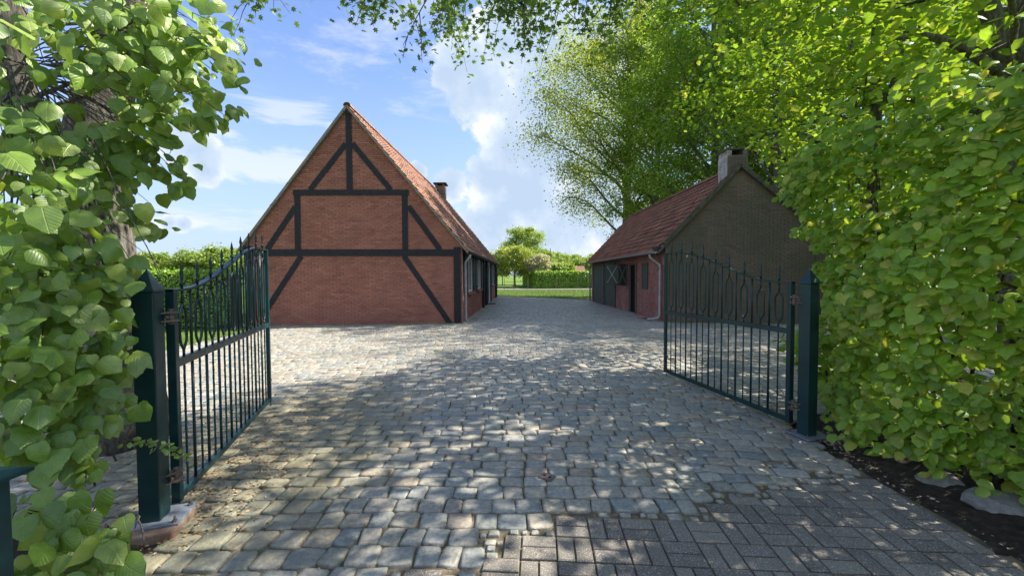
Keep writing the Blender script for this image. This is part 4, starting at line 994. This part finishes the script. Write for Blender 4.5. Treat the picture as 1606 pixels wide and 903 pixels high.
# ---- lime tree at the left with shoots of large leaves
lime = empty('lime_tree', (-3.75, 3.7, 0), 'old lime tree covered in large bright leaves, filling the left edge of the picture', 'tree')
tb = np.array([-3.75, 3.7, -.03]); tk = [tb, tb + (0.02, 0, .5), at(150, 420, 3.75), at(142, 330, 3.75), at(150, 230, 3.7), at(170, 120, 3.65), at(200, 10, 3.6), at(240, -160, 3.5), at(300, -420, 3.4)]
m = MB(); m.tube(tk, [.42, .34, .30, .28, .24, .19, .16, .12, .05], 14)
limb2 = [tk[3], at(60, 250, 3.3), at(20, 120, 3.0), at(10, -20, 2.9), at(0, -250, 2.8)]; m.tube(limb2, [.16, .12, .11, .09, .04], 10)
limb3 = [at(100, 250, 3.5), at(20, 190, 3.1), at(-60, 150, 2.9)]; m.tube(limb3, [.07, .05, .03], 8)
limb4 = [at(185, 80, 3.6), at(215, 45, 3.2), at(260, 0, 2.9), at(330, -60, 2.7)]; m.tube(limb4, [.06, .035, .03, .015], 7)
for a, b in (((60, 150), (180, 130)), ((90, 165), (215, 120)), ((20, 60), (170, 22)), ((0, 130), (110, 135)), ((180, 60), (240, 20)), ((150, 300), (170, 370))):
    m.tube(curve_pts(at(*a, 3.1), at(*b, 2.9), 6, .02, .05), [.018, .015, .013, .011, .009, .006], 6)
LP, LN, LT = [], [], []
clumps = [  # px, py, distance, spread (m), leaves
 (20, 20, 1.9, .22, 16), (50, 60, 2.0, .22, 18), (130, 30, 2.5, .32, 60), (200, 40, 2.6, .30, 70), (260, 30, 2.6, .26, 60), (300, 70, 2.5, .20, 36), (335, 60, 2.5, .12, 14), (368, 110, 2.3, .06, 7),
 (230, 100, 2.6, .26, 70), (280, 130, 2.5, .20, 44), (330, 160, 2.4, .07, 7), (300, 185, 2.4, .07, 8), (355, 190, 2.4, .04, 4), (150, 90, 2.8, .30, 60), (215, 150, 2.7, .22, 60), (250, 180, 2.6, .10, 16),
 (100, 170, 2.6, .30, 46), (170, 200, 2.6, .26, 60), (40, 170, 2.3, .28, 20), (30, 210, 2.2, .22, 22), (110, 240, 2.5, .26, 60), (215, 240, 2.8, .16, 26), (250, 245, 2.8, .12, 14), (280, 290, 2.8, .06, 6), (225, 215, 2.7, .14, 18),
 (180, 270, 2.7, .18, 22), (60, 280, 2.2, .30, 60), (130, 290, 2.4, .22, 24), (20, 330, 1.9, .25, 34), (90, 350, 2.2, .22, 40), (160, 345, 2.6, .10, 5), (240, 350, 2.9, .05, 5), (215, 330, 2.8, .08, 7),
 (40, 400, 2.0, .25, 60), (110, 400, 2.2, .25, 64), (178, 410, 2.4, .10, 14), (165, 440, 2.3, .16, 36), (20, 460, 1.9, .25, 50), (90, 470, 2.1, .24, 60), (150, 480, 2.2, .16, 34), (30, 530, 1.8, .22, 46),
 (100, 530, 2.1, .22, 54), (150, 540, 2.1, .14, 24), (50, 590, 1.9, .22, 44), (115, 590, 2.0, .18, 34), (160, 590, 2.1, .09, 12), (20, 650, 1.8, .20, 30), (90, 660, 1.95, .18, 28), (150, 650, 2.0, .09, 12), (175, 640, 2.0, .05, 5), (120, 700, 1.9, .09, 12), (50, 720, 1.8, .12, 14),
 (140, 730, 1.9, .05, 6), (90, 790, 1.75, .10, 12), (70, 840, 1.6, .12, 18), (120, 830, 1.65, .10, 18), (160, 850, 1.65, .09, 14), (60, 890, 1.6, .10, 12), (190, 885, 1.65, .04, 6), (130, 885, 1.6, .08, 10)]
axis = np.array(tk[:7] + limb2[1:4])
for px, py, dd, r, n in clumps:
    c = at(px, py, dd); a = axis[np.argmin(np.linalg.norm(axis - c, axis=1))].copy()
    if c[2] < 1.2: a = np.array([c[0] - .7, c[1] + .8, max(.0, c[2] - .5)])
    ns = max(1, n // 7)
    for s in range(ns):
        e = c + np.array([rnd.gauss(0, 1) for _ in range(3)]) * r * .6
        pts = curve_pts(a, e, 7, .10, .05); m.tube(pts[2:], [.006, .005, .004, .003, .002], 4, cap=False)
    n = int(n * 1.15)
    for s in range(n):
        p = c + np.array([rnd.gauss(0, 1), rnd.gauss(0, 1) * 1.1, rnd.gauss(0, 1)]) * r * .62
        if p[1] < .5: continue
        qx, qy, _ = (float(q[0]) for q in proj(p[None]))
        if (qx > 218 and 385 < qy) or (qx > 200 and qy > 640 and qy < 800): continue
        if rnd.random() < .8 and ((95 < qx < 205 and 118 < qy < 205 and abs(qy - 160 - (150 - qx) * .3) < 30) or (85 < qx < 150 and 298 < qy < 338) or (165 < qx < 212 and 335 < qy < 402)): continue
        if rnd.random() < .75 and ((92 < qx < 122 and 84 < qy < 118) or (30 < qx < 110 and 128 < qy < 150)): continue
        out = nrm(p - a + np.array([.15, -.5, 0])); out[2] *= .3
        LP.append(p); LN.append(nrm(out * 1.0 + np.array([0, -.15, .62]) + np.array([rnd.gauss(0, .5) for _ in range(3)])))
        LT.append(nrm(out * .45 + np.array([rnd.gauss(0, .55), rnd.gauss(0, .5), -.7])))
a_, b_ = at(196, 688, 2.1), at(292, 712, 2.25); sp_ = curve_pts(a_, b_, 8, .05, .02); m.tube([a_ + (-.25, .2, -.1)] + sp_, [.004] * 3 + [.003] * 3 + [.002] * 3, 4, cap=False)
SPR = [(p + np.array([rnd.gauss(0, .012), rnd.gauss(0, .015), rnd.gauss(0, .010)]), nrm(np.array([rnd.gauss(0, .4), -.5, .8])), nrm(np.array([.5 + rnd.gauss(0, .5), rnd.gauss(0, .4), -.4 + rnd.gauss(0, .5)]))) for p in sp_[1:] for _ in range(8)]
m.build('trunk', M['bark'], lime, smooth=True)
SP0, SP1, SP2 = (np.array([q[k] for q in SPR]) for k in range(3))
stamp('sprig', *small_leaf(), orient(SP1, SP2, NR.uniform(.02, .042, len(SPR))), SP0, M['shoot_leaf'], lime)
LP, LN, LT = (np.array(q) for q in (LP, LN, LT))
leafset(lime, LP, LN, LT, NR.uniform(.055, .125, len(LP)) * np.where(NR.random(len(LP)) < .2, .55, np.where(NR.random(len(LP)) < .08, 1.25, 1)), HEART, M['shoot_leaf'], 300, rest='foliage', variants=HV)

# ---- hedge to the right of the gate
hb = empty('leafy_hedge', (3.7, 3.0, 0), 'tall bright green lime hedge with broad leaves, right of the right gate post', 'hedge')
def hx(y): return 2.93 + .55 * np.maximum(0, 2.75 - y) + .42 * np.maximum(0, y - 3.55)
ns = 2650; sy = NR.uniform(.4, 4.9, ns); sz = .14 + 2.75 * NR.random(ns) ** 1.1 + np.where(NR.random(ns) < .12, 1.0 * NR.random(ns), 0)
bul = (.13 + .04 * sz) * np.sin(sy * 3.1 + sz * 1.7) + .10 * np.sin(sz * 4.3 + sy * 1.3 + 1) + .07 * np.sin(sy * 7 + sz * 5)
lean_ = .10 * np.maximum(0, sz - 2.2) ** 1.5
sx = hx(sy) + .10 + bul + np.minimum(NR.exponential(.15, ns), .9) + lean_
cnt = NR.integers(3, 9, ns); idx = np.repeat(np.arange(ns), cnt); n = len(idx)
P = np.stack([sx, sy, sz], 1)[idx] + NR.normal(0, 1, (n, 3)) * [.055, .07, .06]
P = P[(P[:, 2] > .07)]; P = P[trim(P, True, .45)]; n = len(P)
Nn = nrm(np.array([-.75, -.35, .85]) + NR.normal(0, .42, (n, 3))); Tp = nrm(np.array([-.45, -.2, -.65]) + NR.normal(0, .5, (n, 3)))
leafset(hb, P, Nn, Tp, NR.uniform(.055, .105, n) * np.where(NR.random(n) < .15, .6, 1), HEART, M['hedge_leaf'], 300, variants=HV)
m = MB()
for k in range(70):
    yy = rnd.uniform(.5, 4.8); p = np.array([float(hx(yy)) + rnd.uniform(.35, .9), yy, 0]); m.tube(curve_pts(p, p + (rnd.uniform(-.25, .15), rnd.uniform(-.3, .3), rnd.uniform(1.6, 3.2)), 6, 0, .04), [.018, .015, .012, .01, .007, .004], 5, cap=False)
    q = p + np.array([0, 0, rnd.uniform(.4, 2.4)]); m.tube(curve_pts(q, q + (-rnd.uniform(.3, .6), rnd.uniform(-.4, .4), rnd.uniform(0, .4)), 4, 0, .06), [.007, .005, .004, .002], 4, cap=False)
m.build('stems', M['twig'], hb, smooth=True)

# ---- lime trees rising over the hedge
T1 = [np.array([6.35, 4.9, -.03]), at(1595, 330, 4.9), at(1588, 220, 4.9), at(1583, 120, 4.9)]
make_tree('lime_tree', (6.35, 4.9), 10.5, .15, 3.5, 2.0, 'lime tree with a forked grey trunk rising above the right hedge at the picture edge', 'tree', M['lime_leaf'], 19000, .125, 21,
          group='lime trees over the right hedge', limbs=30, tmpl=SMALL, nparts=150, side=(-1, -.1, .95), droop=.15, clump=.36, prune=True, thin=(5.6, .28),
          stems=[(T1, [.19, .15, .14, .13]), ([T1[3], at(1566, 60, 4.9), at(1545, -10, 4.9), at(1500, -160, 4.8)], [.12, .10, .09, .04]), ([T1[3], at(1606, 70, 4.9), at(1640, -10, 4.9)], [.10, .08, .06]),
                 ([at(1578, 118, 4.9), at(1540, 95, 4.8), at(1500, 68, 4.7), at(1450, 56, 4.6), at(1400, 62, 4.5)], [.07, .055, .045, .035, .012])])
T2 = [np.array([5.5, 6.1, -.03]), at(1366, 390, 6.1), at(1370, 280, 6.1), at(1374, 180, 6.1), at(1372, 60, 6.1), at(1380, -60, 6.1)]
make_tree('lime_tree', (5.75, 6.9), 9.5, .09, 2.6, 2.2, 'slim lime tree with a thin dark trunk behind the right gate post', 'tree', M['lime_leaf'], 13500, .12, 22,
          group='lime trees over the right hedge', limbs=28, tmpl=SMALL, nparts=150, side=(-1, 0, .85), droop=.1, clump=.38, prune=True, thin=(6.2, .25),
          stems=[(T2, [.11, .09, .08, .07, .05, .03]), ([T2[3], at(1392, 150, 6.0), at(1412, 105, 5.9), at(1420, 40, 5.8)], [.05, .04, .03, .015]), ([at(1372, 262, 6.1), at(1330, 240, 5.9), at(1290, 225, 5.7), at(1255, 210, 5.6)], [.05, .042, .035, .03])])
# ---- wood behind the outbuilding
wood = [((10.6, 15.6), 18, .20, 3.0, 4.5, 'slender beech whose dark trunk shows just right of the outbuilding chimney'),
        ((9.9, 19.5), 19.5, .26, 3.7, 2.5, 'tall dense beech right behind the outbuilding chimney'),
        ((9.2, 25.5), 19.0, .26, 3.5, 2.2, 'tall dense beech behind the far end of the outbuilding'),
        ((13.5, 18.5), 20, .26, 4.2, 2.0, 'tall beech in the wood, second back to the right of the chimney'),
        ((13.6, 12.2), 18.5, .2, 3.3, 1.2, 'beech of the wood standing nearest behind the lime trees'),
        ((17.5, 14.5), 18, .25, 4.4, 1.0, 'beech deep in the wood behind the picture edge lime tree'),
        ((14.0, 25.0), 21, .28, 4.6, 1.8, 'tallest beech at the back of the wood above the outbuilding roof'),
        ((19.5, 20.5), 19, .26, 4.8, 1.0, 'beech at the far right back of the wood'),
        ((12.4, 8.0), 9, .14, 2.6, .8, 'young beech low behind the right hedge')]
for k, (b_, h, tr, cr_, zl, lb) in enumerate(wood):
    make_tree('beech_tree', b_, h, tr, cr_, zl, lb, 'tree', M['wood_leaf'], (20000, 46000, 46000, 44000, 22000, 30000, 50000, 36000, 12000)[k], .15 if b_[1] > 12.5 else .12, 40 + k, group='beech trees of the wood',
              limbs=50, shape='tall', thin=((10.5, .35) if k in (0, 4, 8) else None), droop=0, clump=.34, sub=6, limb_up=.75, vz=1.0)
make_tree('oak_tree', (8.6, 29.5), 19.5, .40, 6.3, 3.6, 'spreading oak in young thin leaf beyond the far end of the outbuilding, branches showing', 'tree', M['oak_leaf'], 58000, .16, 61,
          limbs=32, side=(-1, -.1, 1.02), sub=10, clump=.42, limb_up=.75, vz=.9)
# low undergrowth behind the yard at right
make_tree('hazel_bush', (10.9, 10.2), 3.6, .06, 1.7, .3, 'leafy hazel bush behind the outbuilding gable beside the right hedge', 'bush', M['wood_leaf'], 6000, .11, 71, limbs=26, shape='round')

# ---- maple whose branches hang into the top of the picture
e = empty('maple_tree', (6.9, -1.5, 0), 'maple whose twigs of small pointed leaves hang across the top of the picture', 'tree')
m = MB(); tkm = curve_pts((6.9, -1.5, -.03), (5.2, 0.6, 8.5), 8, .05, .02); m.tube(tkm, [.32, .28, .25, .22, .18, .14, .1, .05], 10)
MP = []
def hang(a, b, twigs, nl, drop, spread):
    pts = curve_pts(a, b, 9, .05, .03); m.tube(pts, [.032 * (1 - i / 8) ** 1.3 + .003 for i in range(9)], 6, cap=False)
    for k in range(twigs):
        s = rnd.random() ** .8; kk = min(7.999, s * 8); p = pts[int(kk)] * (1 - kk % 1) + pts[int(kk) + 1] * (kk % 1)
        q = p + np.array([rnd.gauss(0, spread), rnd.gauss(0, spread * .8), -drop * rnd.uniform(.2, 1.0)])
        tp_ = curve_pts(p, q, 5, .03, .06); m.tube(tp_, [.007, .005, .004, .003, .002], 4, cap=False)
        for j in range(nl):
            t = .25 + .8 * rnd.random(); w = p + (q - p) * t; MP.append(w + np.array([rnd.gauss(0, .09), rnd.gauss(0, .09), rnd.gauss(0, .06)]))
    return pts
root = tkm[4]
b1 = hang(root, at(600, 0, 4.6), 80, 22, 0.78, .26)
b2 = hang(tkm[5], at(860, 0, 5.2), 130, 27, 1.16, .38)
hang(b1[5], at(560, 10, 4.2), 41, 21, 0.54, .18)
hang(b2[5], at(690, 5, 5.6), 97, 22, 0.96, .26)
hang(b2[4], at(950, -5, 4.6), 65, 21, 0.78, .26)
hang(b1[5], at(780, 0, 5.0), 80, 21, 1.01, .25)
hang(b1[6], at(632, 72, 4.5), 9, 9, 0.65, .03)
hang(b1[6], at(400, -12, 4.4), 41, 12, 0.34, .22); hang(b1[6], at(480, -10, 4.4), 26, 10, 0.25, .2)
hang(tkm[4], (1.5, 3.2, 7.0), 34, 22, 1.0, .6); hang(tkm[5], (3.0, 5.0, 7.5), 30, 22, 1.2, .7); hang(tkm[5], (-.5, 1.0, 7.4), 30, 22, 1.0, .7); hang(tkm[3], (3.6, 2.4, 6.2), 36, 22, 1.1, .7)
m.build('trunk', M['bark'], e, smooth=True)
MP = np.array(MP); n = len(MP)
leafset(e, MP, nrm(np.array([0, 0, 1.0]) + NR.normal(0, .6, (n, 3))), nrm(NR.normal(0, 1, (n, 3)) + [0, 0, -.6]), NR.uniform(.05, .085, n), MAPLE, M['maple_leaf'], 300)

# ---- clipped hedges
def clipped(name, a, b, h, th, n, ls, label, mat=M['clip_leaf']):
    a = np.array([*a, 0.0]); b = np.array([*b, 0.0]); L = np.linalg.norm(b - a); d = (b - a) / L; s = np.array([-d[1], d[0], 0])
    e = empty(name, tuple((a + b) / 2), label, 'hedge')
    m = MB(); m.obox((a + b) / 2 + [0, 0, (h - .1) / 2], d * (L / 2 - .1), s * (th / 2 - .1), (0, 0, (h - .1) / 2)); m.build('inner_twigs', M['twig'], e)
    t = NR.uniform(0, L, n); f = NR.random(n); side_ = f < .72
    off = np.where(side_, np.where(NR.random(n) < .85, -1, 1) * (th / 2 + NR.normal(0, .035, n)), NR.uniform(-th / 2, th / 2, n))
    z = np.where(side_, NR.uniform(0.03, h, n), h + NR.normal(0, .03, n))
    if (s[1] < 0): off = -off
    P = a + d * t[:, None] + s * off[:, None] + np.array([0, 0, 1.0]) * z[:, None]
    face = s * np.sign(off)[:, None] * np.where(side_, 1, 0)[:, None] + np.array([0, 0, 1.0]) * np.where(side_, .45, 1)[:, None]
    stamp('foliage', QUAD[0], QUAD[1], orient(nrm(face + NR.normal(0, .5, (n, 3))), nrm(NR.normal(0, 1, (n, 3)) + [0, 0, -.5]), NR.uniform(.7, 1.3, n) * ls), P, mat, e)
clipped('clipped_hedge', (-24, 11.9), (-8.6, 12.45), 1.72, .8, 26000, .075, 'sunlit clipped green hedge behind the left gate, left of the brick barn')
clipped('clipped_hedge', (2.2, 62), (3.4, 47.7), 1.95, 1.0, 6000, .20, 'end of the far clipped hedge running away towards the orchard')
clipped('clipped_hedge', (2.9, 46.8), (30, 48.5), 1.95, 1.2, 16000, .20, 'long clipped green hedge across the far lawn, in front of the distant farmhouse')

# ---- orchard and far trees
def far_tree(px, d, h, r, z_lo, label, mat, n, seed, tr=.12, grp=None, ls=.26, **k):
    p = gnd(px, 440 + 0 * d) ; x = (px - W0 / 2) / F * d
    make_tree('orchard_tree' if grp else 'distant_tree', (x, d), h, tr, r, z_lo, label, 'tree', mat, n * 2, ls, seed, group=grp, limbs=20, sub=5, clump=.5, **k)
far_tree(822, 66, 9.4, 3.4, 1.8, 'tallest pale green tree of the orchard beyond the lawn', M['far_leaf'], 9000, 81, .16, 'orchard trees beyond the lawn')
far_tree(807, 52, 5.3, 2.5, 1.3, 'broad yellow green orchard tree with a short dark trunk', M['oak_leaf'], 7000, 82, .16, 'orchard trees beyond the lawn', .22)
far_tree(828, 56, 5.0, 1.7, 1.4, 'small leafy orchard tree between the yellow green one and the blossom', M['far_leaf'], 4000, 83, .09, 'orchard trees beyond the lawn', .22)
far_tree(844, 50, 4.3, 1.4, 1.5, 'small orchard tree in white blossom', M['blossom'], 3600, 84, .07, 'orchard trees beyond the lawn', .20)
far_tree(788, 60, 4.6, 1.5, 1.4, 'small orchard tree half hidden by the end of the barn', M['far_leaf'], 3600, 85, .08, 'orchard trees beyond the lawn', .22)
fl = [(240, 70, 7.5, 3.6, 'bare looking thin far tree left of the gate post gap'), (275, 78, 6.5, 4.2, 'low rounded far tree above the left hedge'), (318, 74, 8.0, 4.6, 'broad dome shaped far tree above the left hedge, mid gap'),
      (352, 72, 8.4, 4.8, 'broad dome shaped far tree next to the barn gable'), (210, 76, 7.0, 4.6, 'far tree behind the lime trunk at left'), (385, 80, 8.2, 4.6, 'far tree partly behind the barn eaves corner'),
      (868, 120, 9.5, 5.5, 'far hazy tree beyond the end of the long hedge'), (895, 130, 9.0, 5.0, 'far hazy tree left of the distant farmhouse'), (918, 118, 7.5, 4.6, 'far tree right of the distant farmhouse'), (780, 140, 7.5, 5.0, 'far low tree seen past the barn corner'),
      (850, 95, 9.5, 3.2, 'thin far poplar behind the blossom tree'), (884, 92, 4.6, 2.6, 'low far bush tree partly covering the distant farmhouse'), (940, 125, 9.0, 6.0, 'far tree hidden mostly by the outbuilding end')]
for k, (px, d, h, r, lb) in enumerate(fl):
    far_tree(px, d, h * (.74 if px < 400 else .85), r * .85, .8, lb, M['far_leaf'], 4500 if k else 1500, 100 + k, .16, None, .42)
# distant farmhouse roof
fx = (905 - W0 / 2) / F * 105; fh = empty('farmhouse', (fx, 105, 0), 'pale distant farmhouse with an orange roof beyond the long hedge', 'house')
m = MB(); m.box(fx - 3.5, fx + 1.5, 102, 108, 0, 2.6); m.build('wall', M['farwall'], fh)
m = MB(); m.prism([(fx - 3.8, 101.6, 2.5), (fx - 3.8, 105, 3.9), (fx - 3.8, 108.4, 2.5)], (5.6, 0, 0)); m.build('roof', M['old_tile'], fh)
# pole among the far trees
xp = (863.5 - W0 / 2) / F * 60; m = MB(); m.tube([(xp, 60, 0), (xp, 60, 5.6)], [.07, .05], 8); tag(m.build('pole', M['oldwood']), 'thin upright wooden pole rising above the far hedge', 'pole')
# thin orchard stakes and wire fence
STK = [(791, 43.0), (806, 42.8), (828, 44.6), (873, 46.0), (906, 46.2), (780.5, 48)]
for k, (px, d) in enumerate(STK):
    x = (px - W0 / 2) / F * d; m = MB(); m.tube([(0, 0, -.02), (0, 0, 1.25)], .035, 6)
    o = m.build('fence_stake', M['oldwood'], None, local=True); o.location = (x, d, 0)
    tag(o, ['thin stake by the path under the broad orchard tree', 'dark stake standing at the path edge, tallest looking in the gap', 'thin stake in front of the small leafy orchard tree', 'thin stake before the dark end of the far hedge',
            'thin stake before the long far hedge near the outbuilding', 'thin stake close to the barn corner'][k], 'stake', 'stakes along the far path')

# ------------------------------------------------------------------ grass, moss, litter
def blades(name, x, y, hgt, wid, mat, z=0.0):
    n = len(x); az = NR.uniform(0, 2 * math.pi, n); ln = NR.normal(0, .35, (n, 2))
    up = nrm(np.stack([ln[:, 0], ln[:, 1], np.ones(n)], 1)); xa = np.stack([np.cos(az), np.sin(az), np.zeros(n)], 1); za = nrm(np.cross(xa, up))
    Rm = frames(xa, up, za, np.full(n, wid) * NR.uniform(.6, 1.3, n), hgt * NR.uniform(.5, 1.4, n), np.full(n, hgt))
    o = stamp(name, [(-.5, 0, 0), (.5, 0, 0), (.3, .55, .08), (-.3, .55, .08), (0, 1, .25)], [(0, 1, 2, 3), (3, 2, 4)], Rm, np.stack([x, y, np.full(n, z)], 1), mat); return o
def sample(poly, n):
    xs = [p[0] for p in poly]; ys = [p[1] for p in poly]; x = NR.uniform(min(xs), max(xs), n * 3); y = NR.uniform(min(ys), max(ys), n * 3)
    k = in_poly(x, y, poly); return x[k][:n], y[k][:n]
x, y = sample([(-16, 6.7), (-9.5, 6.7), (-7.4, 8.0), (-7.5, 11.6), (-8.4, 12.0), (-16, 11.7)], 45000)
blades('lawn_grass', x, y, .045, .006, M['blade'], -.04)
x, y = sample([(-3, 29.3), (-.7, 29.4), (4.9, 24.6), (9, 24.6), (9, 42), (-3, 43)], 45000)
blades('far_lawn_grass', x, y, .06, .012, M['blade'], -.04)
# moss and weeds in the joints, thick near the left leaf and the barn foot
n = 5200; x = np.concatenate([NR.normal(-1.9, 1.0, n), NR.uniform(-7.2, -6.2, 700), NR.uniform(-.4, 1.2, 300)]); y = np.concatenate([NR.uniform(1.9, 6.5, n), NR.uniform(11.3, 12.5, 700), NR.uniform(2.1, 2.5, 300)])
x = np.concatenate([x, NR.uniform(-3.2, 2.7, 16000)]); y = np.concatenate([y, 1.8 + 6.5 * NR.random(16000) ** 1.4]); kk = (np.sin(x * 2.3 + y * 1.1) + np.sin(y * 3.1 - x) + NR.normal(0, .9, len(x))) > -.3; x = x[kk]; y = y[kk]
blades('joint_weeds', x, y, .011, .005, M['blade'], -.009)
def flecks(name, x, y, size, mat, z=.006):
    n = len(x); az = NR.uniform(0, 6.28, n); nn = nrm(np.array([0, 0, 1.0]) + NR.normal(0, .22, (n, 3))); tp = np.stack([np.cos(az), np.sin(az), NR.normal(0, .1, n)], 1)
    stamp(name, [(0, 0, 0), (-.3, .4, .06), (0, 1, .02), (.3, .45, .08)], [(0, 3, 2, 1)], orient(nn, tp, size * NR.uniform(.5, 1.4, n)), np.stack([x, y, np.full(n, z) + NR.uniform(0, .006, n)], 1), mat)
a = NR.random(2600); x = -2.1 - .3 * a + NR.normal(0, .28, 2600); y = 2.3 + a * 2.6 + NR.normal(0, .2, 2600); k = (NR.random(2600) < np.exp(-a * .6)) & (x < -1.2); flecks('leaf_litter', x[k], y[k], .024, M['litter'], .008)
x = NR.uniform(-3.2, 2.6, 600); y = NR.uniform(2.0, 9, 600); flecks('fallen_bud_scales', x, y, .013, M['litter'], .008)
x = 2.85 + np.abs(NR.normal(0, .2, 700)); y = NR.normal(3.45, .25, 700); flecks('wood_chips', x, y, .03, M['chip'], -.004)
x = NR.uniform(2.7, 3.6, 450); y = NR.uniform(1.6, 3.4, 450); flecks('soil_litter', x, y, .02, M['chip'], -.006)
x = NR.uniform(-3.4, -1.9, 900); y = NR.uniform(1.2, 3.4, 900); flecks('border_litter', x, y, .028, M['litter'], -.004)

n = 2600; t = NR.random(n); x = A0[0] + (B0[0] - A0[0]) * t; y = A0[1] + (B0[1] - A0[1]) * t - .06 - np.abs(NR.normal(0, .10, n)); k = NR.random(n) < .35 + .65 * np.sin(t * 19) ** 2
blades('wall_foot_weeds', x[k], y[k], .045, .010, M['blade'], -.008)
n = 1500; t = NR.random(n); x = C0[0] + (D0[0] - C0[0]) * t; y = C0[1] + (D0[1] - C0[1]) * t - .06 - np.abs(NR.normal(0, .12, n)); k = NR.random(n) < .3 + .7 * np.sin(t * 13) ** 2
blades('gable_foot_weeds', x[k], y[k], .06, .012, M['blade'], -.008)
